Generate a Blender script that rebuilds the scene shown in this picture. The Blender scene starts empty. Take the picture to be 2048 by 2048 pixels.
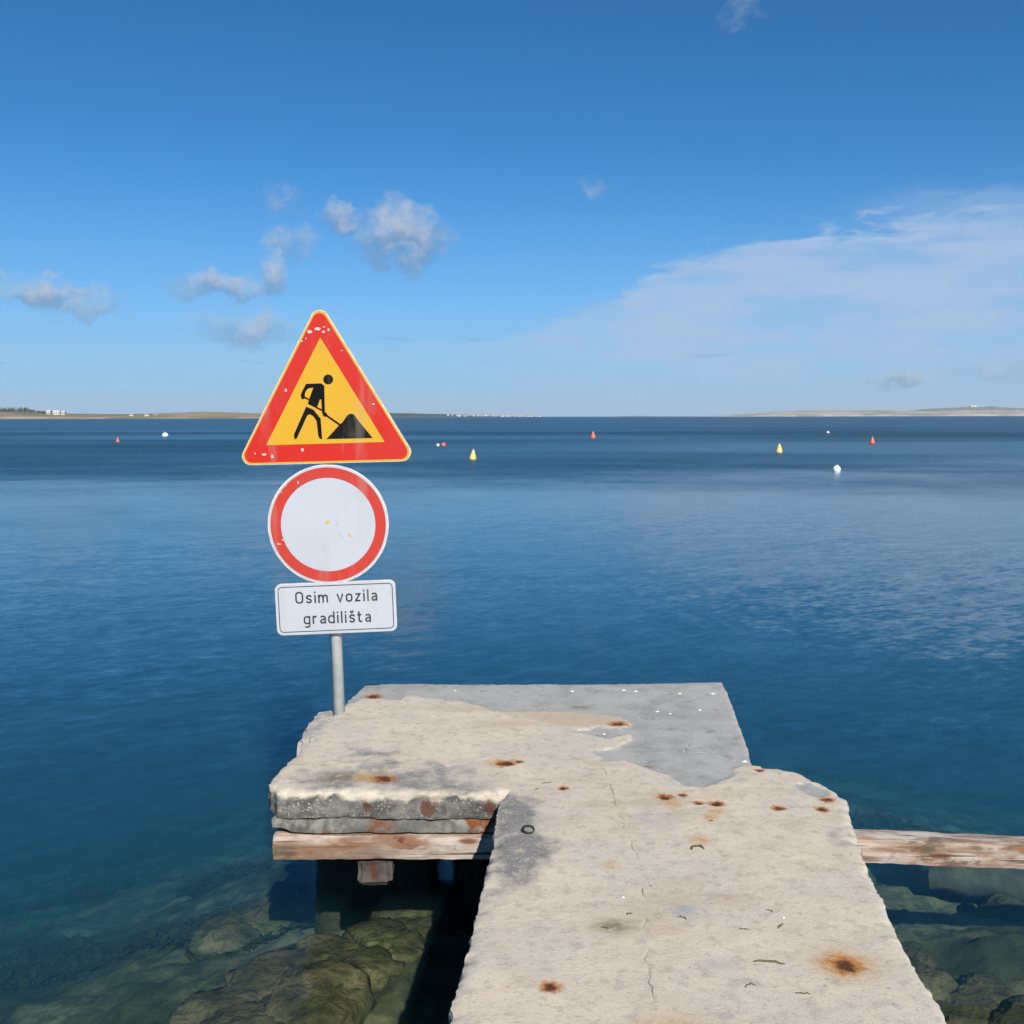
import bpy, bmesh, math, random
import numpy as np
from mathutils import Vector, Matrix, noise as mnoise
from mathutils.geometry import delaunay_2d_cdt

R = math.radians
scene = bpy.context.scene
random.seed(7)
rng = np.random.default_rng(11)

# ------------------------------------------------------------------ camera
cam_d = bpy.data.cameras.new('camera')
cam_d.sensor_fit = 'HORIZONTAL'
cam_d.angle = R(53.0)
cam_d.clip_start = 0.05
cam_d.clip_end = 60000
cam = bpy.data.objects.new('camera', cam_d)
scene.collection.objects.link(cam)
cam.location = (0, 0, 1.52)
cam.rotation_mode = 'XYZ'
cam.matrix_world = Matrix.Translation((0, 0, 1.52)) @ Matrix.Rotation(R(90 - 5.31), 4, 'X') @ Matrix.Rotation(R(-0.12), 4, 'Z')
scene.camera = cam

# ------------------------------------------------------------------ exposure
scene.view_settings.view_transform = 'Standard'
scene.view_settings.look = 'None'
scene.view_settings.exposure = 0.35
scene.view_settings.gamma = 1.0
scene.view_settings.use_curve_mapping = False
cy = scene.cycles
cy.use_denoising = True
cy.max_bounces = 8
cy.diffuse_bounces = 3
cy.glossy_bounces = 4
cy.transmission_bounces = 4
cy.transparent_max_bounces = 12
cy.volume_bounces = 0
cy.caustics_reflective = False
cy.caustics_refractive = False
cy.sample_clamp_indirect = 4.0

# ------------------------------------------------------------------ sun and sky
SUN_AZ, SUN_EL = 165.0, 36.0          # clockwise from +Y (the view direction), degrees
sd = Vector((math.sin(R(SUN_AZ)) * math.cos(R(SUN_EL)), math.cos(R(SUN_AZ)) * math.cos(R(SUN_EL)), math.sin(R(SUN_EL))))
sun_d = bpy.data.lights.new('sun', 'SUN')
sun_d.energy = 5.0
sun_d.angle = R(0.53)
sun_d.color = (1.0, 0.95, 0.87)
sun = bpy.data.objects.new('sun', sun_d)
scene.collection.objects.link(sun)
sun.rotation_euler = sd.to_track_quat('Z', 'Y').to_euler()


class NT:
    """small helper for writing node trees as expressions"""
    def __init__(s, tree):
        s.t = tree; s.n = tree.nodes; s.l = tree.links
        s.n.clear()
    def put(s, sock, v):
        if v is None: return
        if hasattr(v, 'is_output') or isinstance(v, bpy.types.NodeSocket): s.l.new(v, sock)
        else:
            if sock.type == 'RGBA' and len(v) == 3: v = (*v, 1)
            sock.default_value = v
    def node(s, kind, **kw):
        nd = s.n.new(kind)
        for k, v in kw.items(): setattr(nd, k, v)
        return nd
    def m(s, op, a, b=None, c=None, clamp=False):
        nd = s.node('ShaderNodeMath', operation=op, use_clamp=clamp)
        for i, v in enumerate((a, b, c)): s.put(nd.inputs[i], v)
        return nd.outputs[0]
    def add(s, a, b): return s.m('ADD', a, b)
    def sub(s, a, b): return s.m('SUBTRACT', a, b)
    def mul(s, a, b): return s.m('MULTIPLY', a, b)
    def mx(s, a, b): return s.m('MAXIMUM', a, b)
    def mn(s, a, b): return s.m('MINIMUM', a, b)
    def ss(s, x, lo, hi, a=0.0, b=1.0):
        nd = s.node('ShaderNodeMapRange', interpolation_type='SMOOTHSTEP')
        s.put(nd.inputs[0], x); s.put(nd.inputs[1], lo); s.put(nd.inputs[2], hi); s.put(nd.inputs[3], a); s.put(nd.inputs[4], b)
        return nd.outputs[0]
    def v(s, op, a, b=None, out=0):
        nd = s.node('ShaderNodeVectorMath', operation=op)
        s.put(nd.inputs[0], a)
        if b is not None: s.put(nd.inputs['Scale'] if op == 'SCALE' else nd.inputs[1], b)
        return nd.outputs[out]
    def sep(s, v):
        nd = s.node('ShaderNodeSeparateXYZ'); s.put(nd.inputs[0], v); return nd.outputs
    def comb(s, x, y, z):
        nd = s.node('ShaderNodeCombineXYZ')
        for i, q in enumerate((x, y, z)): s.put(nd.inputs[i], q)
        return nd.outputs[0]
    def map(s, v, scale=(1, 1, 1), rot=(0, 0, 0), loc=(0, 0, 0)):
        nd = s.node('ShaderNodeMapping')
        s.put(nd.inputs[0], v); nd.inputs[1].default_value = loc; nd.inputs[2].default_value = rot; nd.inputs[3].default_value = scale
        return nd.outputs[0]
    def noise(s, v, scale=5, detail=4, rough=0.5, dist=0.0, col=False):
        nd = s.node('ShaderNodeTexNoise')
        s.put(nd.inputs['Vector'], v); s.put(nd.inputs['Scale'], scale); s.put(nd.inputs['Detail'], detail)
        s.put(nd.inputs['Roughness'], rough); s.put(nd.inputs['Distortion'], dist)
        return nd.outputs['Color' if col else 'Fac']
    def vor(s, v, scale=5, feature='F1', out='Distance', rand=1.0):
        nd = s.node('ShaderNodeTexVoronoi', feature=feature)
        s.put(nd.inputs['Vector'], v); s.put(nd.inputs['Scale'], scale); s.put(nd.inputs['Randomness'], rand)
        return nd.outputs[out]
    def mix(s, f, a, b, blend='MIX'):
        nd = s.node('ShaderNodeMix', data_type='RGBA', blend_type=blend)
        s.put(nd.inputs[0], f); s.put(nd.inputs[6], a); s.put(nd.inputs[7], b)
        return nd.outputs[2]
    def attr(s, name, out='Fac'):
        nd = s.node('ShaderNodeAttribute', attribute_name=name); return nd.outputs[out]
    def obj(s): return s.node('ShaderNodeTexCoord').outputs['Object']
    def pos(s): return s.node('ShaderNodeNewGeometry').outputs['Position']
    def bump(s, h, strength=0.5, dist=0.01, normal=None):
        nd = s.node('ShaderNodeBump'); s.put(nd.inputs['Strength'], strength); s.put(nd.inputs['Distance'], dist); s.put(nd.inputs['Height'], h)
        if normal is not None: s.put(nd.inputs['Normal'], normal)
        return nd.outputs[0]
    def bsdf(s, col, rough=0.8, normal=None, metal=0.0, spec=0.5, **kw):
        nd = s.node('ShaderNodeBsdfPrincipled')
        s.put(nd.inputs['Base Color'], col); s.put(nd.inputs['Roughness'], rough); s.put(nd.inputs['Metallic'], metal)
        s.put(nd.inputs['Specular IOR Level'], spec)
        if normal is not None: s.put(nd.inputs['Normal'], normal)
        for k, v_ in kw.items(): s.put(nd.inputs[k], v_)
        return nd.outputs[0]
    def out(s, surf=None, vol=None):
        nd = s.node('ShaderNodeOutputMaterial')
        if surf is not None: s.put(nd.inputs['Surface'], surf)
        if vol is not None: s.put(nd.inputs['Volume'], vol)


def material(name):
    m = bpy.data.materials.new(name); m.use_nodes = True
    return m, NT(m.node_tree)


def srgb(r, g, b):
    f = lambda c: (c / 255 / 12.92) if c / 255 <= 0.04045 else ((c / 255 + 0.055) / 1.055) ** 2.4
    return (f(r), f(g), f(b))


world = bpy.data.worlds.new('World')
scene.world = world
world.cycles.sampling_method = 'MANUAL'
world.cycles.sample_map_resolution = 256
world.use_nodes = True
w = NT(world.node_tree)
sky = w.node('ShaderNodeTexSky', sky_type='NISHITA')
sky.sun_disc = False
sky.sun_elevation = R(SUN_EL)
sky.sun_rotation = R(SUN_AZ)
sky.altitude = 0
sky.air_density = 0.6
sky.dust_density = 0.0
sky.ozone_density = 8.0
bg_sky = w.node('ShaderNodeBackground')
hsv = w.node('ShaderNodeHueSaturation'); hsv.inputs['Saturation'].default_value = 1.10
w.put(hsv.inputs['Color'], sky.outputs[0])
w.put(bg_sky.inputs[0], w.mix(1.0, hsv.outputs[0], (0.71, 1.05, 0.95), 'MULTIPLY')); bg_sky.inputs[1].default_value = 0.100
dirv = w.node('ShaderNodeTexCoord').outputs['Generated']
dx, dy, dz = w.sep(dirv)
az = w.mul(w.m('ARCTAN2', dx, dy), 57.29578)
el = w.mul(w.m('ARCSINE', dz), 57.29578)
ae = w.comb(az, el, 0.0)
warp = w.v('SCALE', w.v('SUBTRACT', w.noise(ae, 0.55, 3, 0.6, col=True), (0.5, 0.5, 0.5)), 3.4)
aw = w.v('ADD', ae, warp)
fine = w.noise(ae, 0.9, 4, 0.6)
# cumulus puffs: azimuth, elevation, half width, half height, opacity
PUFFS = [(-6.0, 9.6, 2.8, 1.9, 1.0), (-5.9, 8.6, 1.3, 1.0, .85), (-8.9, 10.5, 1.5, 0.8, .8), (-12.0, 8.9, 1.7, 1.2, .62), (-12.2, 11.3, 1.2, .9, .45),
         (-12.9, 7.4, 1.3, 1.1, .85), (-15.6, 6.9, 2.7, .8, .85), (-14.3, 4.7, 3.0, 1.1, .75),
         (-24.0, 6.2, 2.7, .85, .9), (-22.2, 5.7, 2.2, .6, .7), (12.2, 20.5, 1.5, .8, .5), (17.6, 22.6, 2.6, 1.0, .55),
         (4.6, 12.4, 1.0, .6, .4), (20.6, 1.7, 1.5, .55, .8), (25.2, 2.1, 2.8, .5, .5),
         (44.0, 9.0, 4.0, 2.0, .6), (-41.0, 12.0, 3.6, 1.8, .6)]
alpha = None; up = None
for (a0, e0, ha, he, op) in PUFFS:
    q = w.node('ShaderNodeVectorMath', operation='MULTIPLY_ADD'); w.put(q.inputs[0], aw); q.inputs[1].default_value = (1 / ha, 1 / he, 0); q.inputs[2].default_value = (-a0 / ha, -e0 / he, 0)
    dd = w.v('DOT_PRODUCT', q.outputs[0], q.outputs[0], out='Value')
    s_ = w.m('MULTIPLY_ADD', dd, -op * .8, op)
    u_ = w.m('MULTIPLY_ADD', w.v('DOT_PRODUCT', q.outputs[0], (0, 1, 0), out='Value'), .5 * op, s_)
    alpha = s_ if alpha is None else w.mx(alpha, s_)
    up = u_ if up is None else w.mx(up, u_)
litn = w.ss(w.add(w.sub(up, alpha), w.mul(w.sub(fine, .5), .9)), -0.42, 0.36)
fluff = w.noise(ae, 2.3, 4, 0.65)
alpha = w.ss(w.add(alpha, w.add(w.mul(w.sub(fine, .5), 1.0), w.mul(w.sub(fluff, .5), .35))), 0.0, 1.25)
puffcol = w.mix(litn, tuple(q*.78 for q in srgb(98, 138, 178)), tuple(q*.78 for q in srgb(184, 196, 212)))
bg_puff = w.node('ShaderNodeBackground'); w.put(bg_puff.inputs[0], puffcol)
# the long pale bank rising to the right
st = w.map(ae, scale=(0.22, 0.75, 1), loc=(3.1, 1.7, 0))
wn = w.noise(st, 1.0, 5, 0.6, 0.4)
edge = w.add(w.ss(az, -3.0, 13.0, 4.2, 9.2), w.ss(az, 10.0, 26.0, 0.0, 1.3))
bank = w.ss(w.sub(w.add(edge, w.mul(w.sub(wn, 0.5), 4.6)), el), -0.15, 0.75)
low = w.ss(el, 0.0, 4.5, 0.35, 1.0)
bankn = w.ss(w.noise(w.map(ae, scale=(0.1, 0.42, 1)), 1.6, 3, 0.6), 0.32, 0.62, 0.5, 1.0)
ba = w.mul(w.mul(w.mul(bank, low), bankn), w.mul(w.ss(az, -6.0, 8.0, 0.25, 0.90), w.ss(az, 75.0, 40.0)))
# a thinner sheet above it and a few thin dark streaks low down
sheet = w.mul(w.mul(w.ss(w.sub(w.add(11.4, w.mul(w.sub(wn, .5), 4.0)), el), -0.2, 1.0), w.ss(az, 16.0, 24.0)), w.mul(w.ss(az, 75.0, 40.0), 0.34))
ba = w.mx(ba, sheet)
bg_bank = w.node('ShaderNodeBackground'); w.put(bg_bank.inputs[0], tuple(q*.80 for q in srgb(168, 194, 224)))
sn = w.noise(w.map(ae, scale=(0.16, 1.5, 1), loc=(0.7, 9.3, 0)), 1.0, 3, 0.55)
streak = w.mul(w.mul(w.ss(sn, 0.63, 0.72), w.ss(el, 7.0, 3.8)), w.mul(w.ss(el, 0.8, 1.6), 0.34))
bg_str = w.node('ShaderNodeBackground'); w.put(bg_str.inputs[0], tuple(q*.84 for q in srgb(118, 150, 190)))
def mixsh(nt, f, a, b):
    nd = nt.node('ShaderNodeMixShader'); nt.put(nd.inputs[0], f); nt.l.new(a, nd.inputs[1]); nt.l.new(b, nd.inputs[2]); return nd.outputs[0]
bg_haze = w.node('ShaderNodeBackground'); w.put(bg_haze.inputs[0], (0.215, 0.345, 0.505))
sh = mixsh(w, w.m('POWER', w.ss(el, 16.0, -3.0, 0.0, 0.98), 1.35), bg_sky.outputs[0], bg_haze.outputs[0])   # thin haze layer low over the sea
sh = mixsh(w, ba, sh, bg_bank.outputs[0])
sh = mixsh(w, streak, sh, bg_str.outputs[0])
sh = mixsh(w, alpha, sh, bg_puff.outputs[0])
wo = w.node('ShaderNodeOutputWorld'); w.l.new(sh, wo.inputs[0])

# ------------------------------------------------------------------ object helpers
COL = scene.collection
def mesh_obj(name, verts, faces, mat, parent=None, smooth=False, loc=None):
    me = bpy.data.meshes.new(name)
    me.from_pydata([tuple(map(float, p)) for p in verts], [], [tuple(int(i) for i in f) for f in faces])
    me.validate(); me.update()
    if mat: me.materials.append(mat)
    if smooth: me.polygons.foreach_set('use_smooth', [True] * len(me.polygons))
    o = bpy.data.objects.new(name, me); COL.objects.link(o)
    if parent: o.parent = parent
    if loc: o.location = loc
    return o
def bm_obj(name, bm, mat, parent=None, smooth=False):
    me = bpy.data.meshes.new(name); bm.to_mesh(me); bm.free()
    if mat: me.materials.append(mat)
    if smooth: me.polygons.foreach_set('use_smooth', [True] * len(me.polygons))
    o = bpy.data.objects.new(name, me); COL.objects.link(o)
    if parent: o.parent = parent
    if smooth == 'crisp': me.set_sharp_from_angle(angle=R(34))
    return o
def tag(o, label=None, cat=None, group=None, kind=None):
    for k, v_ in (('label', label), ('category', cat), ('group', group), ('kind', kind)):
        if v_: o[k] = v_
    return o
def empty(name, loc=(0, 0, 0)):
    o = bpy.data.objects.new(name, None); COL.objects.link(o); o.location = loc; o.empty_display_size = 0.1
    return o
def nz(p, s, oct_=3):
    return mnoise.fractal(Vector(p) * s, 1.0, 2.0, oct_)
def crisp(o, a=34):
    o.data.set_sharp_from_angle(angle=R(a)); return o
def rough_box(x0, x1, y0, y1, z0, z1, step, amp, scale=6.0, bevel=0.012, seed=0.0, stretch=(1, 1, 1), tweak=None):
    """a block with worn, uneven faces and softened edges"""
    bm = bmesh.new()
    nx, ny, nzz = (max(2, int(round((b - a) / step))) for a, b in ((x0, x1), (y0, y1), (z0, z1)))
    cache = {}
    def vert(i, j, k):
        if (i, j, k) not in cache:
            p = [x0 + (x1 - x0) * i / nx, y0 + (y1 - y0) * j / ny, z0 + (z1 - z0) * k / nzz]
            c = Vector(p)
            # pull edges in for a rounded arris
            near = [(0 if i == 0 or i == nx else 1), (0 if j == 0 or j == ny else 1), (0 if k == 0 or k == nzz else 1)]
            if near.count(0) >= 2:
                cen = Vector(((x0 + x1) / 2, (y0 + y1) / 2, (z0 + z1) / 2))
                for ax in range(3):
                    if near[ax] == 0:
                        c[ax] += bevel * (0.6 + 0.9 * abs(nz((p[0] + seed, p[1], p[2]), 9.0))) * (1 if cen[ax] > c[ax] else -1)
            q = (c.x * stretch[0] + seed, c.y * stretch[1], c.z * stretch[2])
            d = Vector((nz(q, scale), nz((q[0] + 31, q[1], q[2]), scale), nz((q[0], q[1] + 57, q[2]), scale))) * amp
            c = c + d
            if tweak: c = tweak(c)
            cache[(i, j, k)] = bm.verts.new(c)
        return cache[(i, j, k)]
    def quad(a, b, c, d): bm.faces.new((vert(*a), vert(*b), vert(*c), vert(*d)))
    for i in range(nx):
        for j in range(ny):
            quad((i, j, nzz), (i + 1, j, nzz), (i + 1, j + 1, nzz), (i, j + 1, nzz))
            quad((i, j, 0), (i, j + 1, 0), (i + 1, j + 1, 0), (i + 1, j, 0))
    for i in range(nx):
        for k in range(nzz):
            quad((i, 0, k), (i + 1, 0, k), (i + 1, 0, k + 1), (i, 0, k + 1))
            quad((i, ny, k), (i, ny, k + 1), (i + 1, ny, k + 1), (i + 1, ny, k))
    for j in range(ny):
        for k in range(nzz):
            quad((0, j, k), (0, j, k + 1), (0, j + 1, k + 1), (0, j + 1, k))
            quad((nx, j, k), (nx, j + 1, k), (nx, j + 1, k + 1), (nx, j, k + 1))
    return bm

WATER = -0.66

# ------------------------------------------------------------------ seabed
def seabed_z(x, y):
    d = max(0.0, y - 4.6) + max(0.0, -1.0 - x) * 1.05 + max(0.0, x - 3.2) * 0.8
    base = -0.95 - 0.25 * d + 0.0018 * d * d if d < 14 else -4.10 - 0.12 * (d - 14)
    base = max(base, -14.0)
    return base + 0.07 * nz((x, y, 0), 0.9, 4) + 0.055 * nz((x, y, 5), 3.1, 4) + (0.03 * nz((x, y, 9), 9.0, 3) if abs(x) < 6.6 and y < 12.1 else 0.0)
m_bed, t = material('seabed')
p = t.pos()
n1 = t.noise(p, 1.3, 6, 0.6); n2 = t.noise(p, 9.0, 4, 0.6); n3 = t.noise(p, 0.35, 3, 0.5)
c = t.mix(t.ss(n1, 0.36, 0.64), (0.035, 0.040, 0.016), (0.16, 0.145, 0.075))
c = t.mix(t.ss(n2, 0.42, 0.62, 0, 0.7), c, (0.025, 0.030, 0.012))
c = t.mix(t.ss(n3, 0.42, 0.6, 0, .55), c, (0.20, 0.21, 0.14))
c = t.mix(t.ss(t.noise(p, 4.2, 5, .7), .50, .60, 0, .75), c, (0.05, 0.055, 0.022))
c = t.mix(t.ss(t.noise(p, 0.8, 5, .65), .52, .60, 0, .8), c, (0.022, 0.028, 0.014))
t.out(t.bsdf(c, 0.9, t.bump(t.add(n1, n2), 0.7, 0.03), spec=0.1))
xs = np.concatenate([-np.geomspace(160, 6, 22), np.linspace(-5.5, 6.5, 221), np.geomspace(7, 160, 22)])
ys = np.concatenate([np.concatenate([np.linspace(-3, 2.2, 30), np.linspace(2.25, 12, 190)]), np.geomspace(12.5, 260, 34)])
V = [(x, y, seabed_z(x, y)) for y in ys for x in xs]
nxs = len(xs)
Fc = [(j * nxs + i, j * nxs + i + 1, (j + 1) * nxs + i + 1, (j + 1) * nxs + i) for j in range(len(ys) - 1) for i in range(nxs - 1)]
tag(mesh_obj('seabed', V, Fc, m_bed, smooth=True), kind='structure')

# ------------------------------------------------------------------ water
m_w, t = material('sea_water')
p = t.pos(); px, py, pz = t.sep(p)
flat = t.comb(px, py, 0.0)
# wind-ruffled zone beyond a calm sheet
zn = t.noise(t.map(flat, scale=(0.085, 0.13, 1), loc=(2.2, 0.4, 0)), 1.0, 5, 0.66)
ruf = t.ss(t.add(py, t.mul(t.sub(zn, 0.5), 48.0)), 20.0, 58.0)
bn = t.noise(t.map(flat, scale=(0.012, 0.030, 1), loc=(5.0, 1.4, 0)), 1.0, 2, 0.5)
far_amp = t.mul(ruf, t.ss(bn, 0.38, 0.62, 0.20, 0.42))
nf = t.v('SUBTRACT', t.noise(t.map(flat, scale=(2.6, 2.0, 1)), 1.0, 3, 0.6, col=True), (0.5, 0.5, 0.5))
# small near ripples running obliquely
rp = t.map(flat, rot=(0, 0, R(-24)))
nA = t.v('SUBTRACT', t.noise(t.map(rp, scale=(1.5, 3.4, 1)), 1.0, 3, 0.55, 0.4, col=True), (0.5, 0.5, 0.5))
nB = t.v('SUBTRACT', t.noise(t.map(rp, scale=(7.0, 13.0, 1), loc=(9, 3, 0)), 1.0, 3, 0.6, 0.2, col=True), (0.5, 0.5, 0.5))
pat = t.noise(t.map(flat, scale=(0.16, 0.22, 1), loc=(1.3, 4.1, 0)), 1.0, 3, 0.5)
right = t.ss(t.sub(px, t.mul(py, 0.10)), -1.0, 3.5, 0.8, 1.0)
near_amp = t.mul(t.mul(t.ss(pat, 0.35, 0.62, 0.55, 0.95), right), t.ss(py, 30.0, 9.0, 0.35, 1.0))
lee = t.ss(py, 4.0, 8.0, 0.6, 1.0)
vA = t.v('SCALE', nA, t.mul(t.mul(near_amp, lee), 0.11))
vB = t.v('SCALE', nB, t.mul(t.mul(near_amp, lee), 0.19))
vF = t.v('SCALE', nf, far_amp)
tilt = t.v('ADD', t.v('ADD', vA, vB), vF)
tx, ty, tz = t.sep(tilt)
nrm = t.v('NORMALIZE', t.comb(tx, ty, 1.0))
sp = t.node('ShaderNodeBsdfPrincipled')
t.put(sp.inputs['Base Color'], (0, 0, 0)); t.put(sp.inputs['IOR'], 1.333); t.put(sp.inputs['Normal'], nrm)
t.put(sp.inputs['Roughness'], t.add(t.ss(py, 5.0, 20.0, 0.07, 0.14), t.mul(ruf, t.add(0.20, t.mul(t.ss(bn, 0.36, 0.64, -0.05, 0.12), t.ss(py, 260.0, 60.0))))))
geo = t.node('ShaderNodeNewGeometry')          # Schlick reflectance, the same from above and from below
cosi = t.m('ABSOLUTE', t.v('DOT_PRODUCT', geo.outputs['Incoming'], geo.outputs['True Normal'], out='Value'))
fres = t.m('MULTIPLY_ADD', t.m('POWER', t.sub(1.0, cosi), 5.0), 0.98, 0.02)
tr = t.node('ShaderNodeBsdfTransparent'); t.put(tr.inputs[0], t.mix(t.mul(fres, t.ss(ruf, 0, 1, 1.0, 0.66)), (1, 1, 1), (0, 0, 0)))
ad = t.node('ShaderNodeAddShader'); t.l.new(sp.outputs[0], ad.inputs[0]); t.l.new(tr.outputs[0], ad.inputs[1])
va = t.node('ShaderNodeVolumeAbsorption'); t.put(va.inputs['Color'], (0.07, 0.62, 0.77)); va.inputs['Density'].default_value = 0.35
vs = t.node('ShaderNodeVolumeScatter'); t.put(vs.inputs['Color'], (0.22, 0.74, 0.82)); vs.inputs['Density'].default_value = 0.105
vs.inputs['Anisotropy'].default_value = 0.3
av = t.node('ShaderNodeAddShader'); t.l.new(va.outputs[0], av.inputs[0]); t.l.new(vs.outputs[0], av.inputs[1])
t.out(ad.outputs[0], av.outputs[0])
NS = 96; RW = 13000.0
ring = [(RW * math.cos(2 * math.pi * i / NS), RW * math.sin(2 * math.pi * i / NS)) for i in range(NS)]
V = [(x, y, WATER) for x, y in ring] + [(x, y, -60.0) for x, y in ring]
Fc = [tuple(range(NS)), tuple(range(2 * NS - 1, NS - 1, -1))] + [((i + 1) % NS, i, NS + i, NS + (i + 1) % NS) for i in range(NS)]
tag(mesh_obj('sea_water', V, Fc, m_w), kind='structure')

# ------------------------------------------------------------------ concrete jetty
jetty = empty('concrete_jetty', (0.2, 4.0, 0.0))
tag(jetty, 'weathered pale concrete jetty with rust spots, patched slab and wooden beams', 'jetty')
JL = Vector(jetty.location)
def to_jetty(o):
    o.parent = jetty; o.matrix_parent_inverse = Matrix.Translation(-JL); return o

OUT = [(-0.27, -2.5), (-0.2, 1.4), (-0.16, 2.451), (-0.133, 2.818), (-0.106, 3.145), (-0.078, 3.464), (-0.046, 3.905), (-0.03, 4.035),
       (-0.144, 4.03), (-0.445, 4.035), (-0.708, 4.05), (-0.955, 4.05), (-1.012, 4.14), (-1.004, 4.338), (-0.973, 4.513), (-0.958, 4.663),
       (-0.945, 4.908), (-0.913, 5.113), (-0.89, 5.376), (-0.836, 5.745), (-0.628, 5.768), (-0.201, 5.745), (0.402, 5.745), (0.859, 5.762),
       (1.09, 5.785), (1.205, 5.789), (1.15, 5.211), (1.096, 4.728), (1.043, 4.359), (1.11, 4.332), (1.207, 4.265), (1.273, 4.143),
       (1.306, 4.04), (1.318, 3.942), (1.262, 3.689), (1.19, 3.331), (1.16, 3.103), (1.134, 2.873), (1.106, 2.646), (1.093, 2.447), (1.06, 1.4), (1.02, -2.5)]
GREY = [(-0.91, 5.275), (-0.795, 5.448), (-0.603, 5.404), (-0.586, 5.51), (-0.245, 5.361), (-0.087, 5.192), (0.091, 5.181), (0.255, 5.179), (0.547, 5.093), (0.59, 4.958), (0.536, 4.872), (0.424, 4.915), (0.302, 4.84), (0.459, 4.741), (0.567, 4.805), (0.557, 4.716), (0.483, 4.6), (0.369, 4.548), (0.405, 4.419), (0.5, 4.425), (0.65, 4.248), (0.706, 4.116), (0.788, 4.085), (0.954, 4.247), (0.953, 4.326), (1.079, 4.393), (1.521, 5.625), (1.298, 6.248), (-1.043, 6.269)]
GREY2 = [(1.159, 4.089), (1.221, 4.156), (1.28, 4.058), (1.272, 4.0), (1.221, 3.971), (1.187, 4.0)]
TAN = [(-0.087, 5.163), (0.254, 5.16), (0.54, 5.084), (0.58, 4.958), (0.399, 4.924), (0.243, 4.925), (0.089, 5.05)]
STAIN = [(-0.062, 4.019), (0.039, 4.048), (0.089, 3.905), (0.093, 3.647), (0.174, 3.507), (0.128, 3.296), (0.055, 3.144), (-0.045, 3.066), (-0.13, 3.04), (-0.12, 3.508)]
STAIN2 = [(-0.951, 4.406), (-0.803, 4.639), (-0.495, 4.51), (-0.154, 4.333), (-0.015, 4.108), (-0.058, 4.019), (-0.797, 4.082), (-0.954, 4.207)]
STAIN3 = [(1.167, 3.69), (1.218, 3.547), (1.151, 3.139), (1.078, 3.176), (1.059, 3.458)]
RUST = [(0.206, 4.076, 0.024), (-0.03, 4.38, 0.045), (-0.54, 4.192, 0.05), (-0.757, 5.49, 0.05), (0.516, 4.958, 0.045), (0.609, 3.975, 0.036), (0.68, 3.997, 0.019), (0.731, 3.912, 0.023), (0.799, 3.905, 0.034), (1.029, 3.856, 0.026), (1.194, 3.844, 0.030), (1.244, 3.943, 0.030), (1.058, 4.279, 0.021), (0.915, 2.711, 0.050), (0.097, 2.603, 0.027), (-0.057, 4.253, 0.012), (0.03, 4.4, 0.02)]
OCHRE = [(0.334, 3.356, 0.032), (0.785, 3.83, 0.04), (0.749, 3.768, 0.036), (0.669, 3.55, 0.045), (0.629, 3.902, 0.05), (-0.074, 4.385, 0.05), (-0.619, 4.200, 0.06), (0.915, 2.711, 0.095), (0.4, 2.35, .13)]
OLIVE = [(-0.721, 4.218, 0.085), (0.362, 5.266, 0.055), (0.595, 4.348, 0.026), (0.30, 2.93, .05)]
BLUE = [(0.556, 2.729, 0.036), (0.527, 3.036, 0.042), (0.528, 3.769, 0.06), (0.943, 4.145, 0.022)]
CRACKS = [[(0.386, 4.468), (0.396, 4.263), (0.405, 4.167)], [(0.405, 4.15), (0.401, 3.903), (0.414, 3.645), (0.423, 3.551)], [(0.423, 3.551), (0.424, 3.335), (0.413, 3.107)], [(0.41, 3.07), (0.376, 2.816), (0.369, 2.649), (0.362, 2.449)],
          [(-0.244, 5.34), (-0.087, 5.172), (0.089, 5.087), (0.242, 4.917), (0.415, 4.806)],
          [(0.585, 4.54), (0.774, 4.524), (0.873, 4.538), (1.009, 4.394)], [(0.772, 4.509), (0.824, 4.675)], [(0.777, 4.691), (0.841, 4.628), (0.897, 4.538)]]

def poly_sd(P, poly):
    """signed distance (positive inside) of points P (n,2) to a polygon"""
    poly = np.array(poly); n = len(poly)
    dmin = np.full(len(P), 1e9); inside = np.zeros(len(P), bool)
    for i in range(n):
        a, b = poly[i], poly[(i + 1) % n]
        ab = b - a; tt = np.clip(((P - a) @ ab) / (ab @ ab), 0, 1)
        dmin = np.minimum(dmin, np.linalg.norm(P - a - tt[:, None] * ab, axis=1))
        cond = (a[1] > P[:, 1]) != (b[1] > P[:, 1])
        with np.errstate(divide='ignore', invalid='ignore'):
            xi = (b[0] - a[0]) * (P[:, 1] - a[1]) / (b[1] - a[1] + 1e-12) + a[0]
        inside ^= cond & (P[:, 0] < xi)
    return np.where(inside, dmin, -dmin)
def line_d(P, line):
    d = np.full(len(P), 1e9)
    for a, b in zip(line[:-1], line[1:]):
        a, b = np.array(a), np.array(b); ab = b - a
        tt = np.clip(((P - a) @ ab) / (ab @ ab), 0, 1)
        d = np.minimum(d, np.linalg.norm(P - a - tt[:, None] * ab, axis=1))
    return d

def dense_outline(out):
    pts = []
    for (a, b) in zip(out, out[1:] + out[:1]):
        a, b = Vector(a), Vector(b); L = (b - a).length
        st_ = 0.016 if max(a.y, b.y) > 2.0 else 0.08
        n = max(1, int(L / st_))
        nrm_ = Vector((b.y - a.y, a.x - b.x)).normalized() if L > 0 else Vector((0, 0))
        for i in range(n):
            q = a + (b - a) * i / n
            fr_ = 0.5 if (q.y > 5.4 or (q.x > 0.95 and q.y > 4.34)) else 1.0      # the cast slab has truer edges
            j = (0.012 * nz((q.x, q.y, 1), 4.0, 2) + 0.006 * nz((q.x, q.y, 4), 17.0, 3) + 0.006 * max(-.2, nz((q.x, q.y, 8), 55.0, 2))) * fr_
            pts.append(q + nrm_ * j)
    return pts
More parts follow.
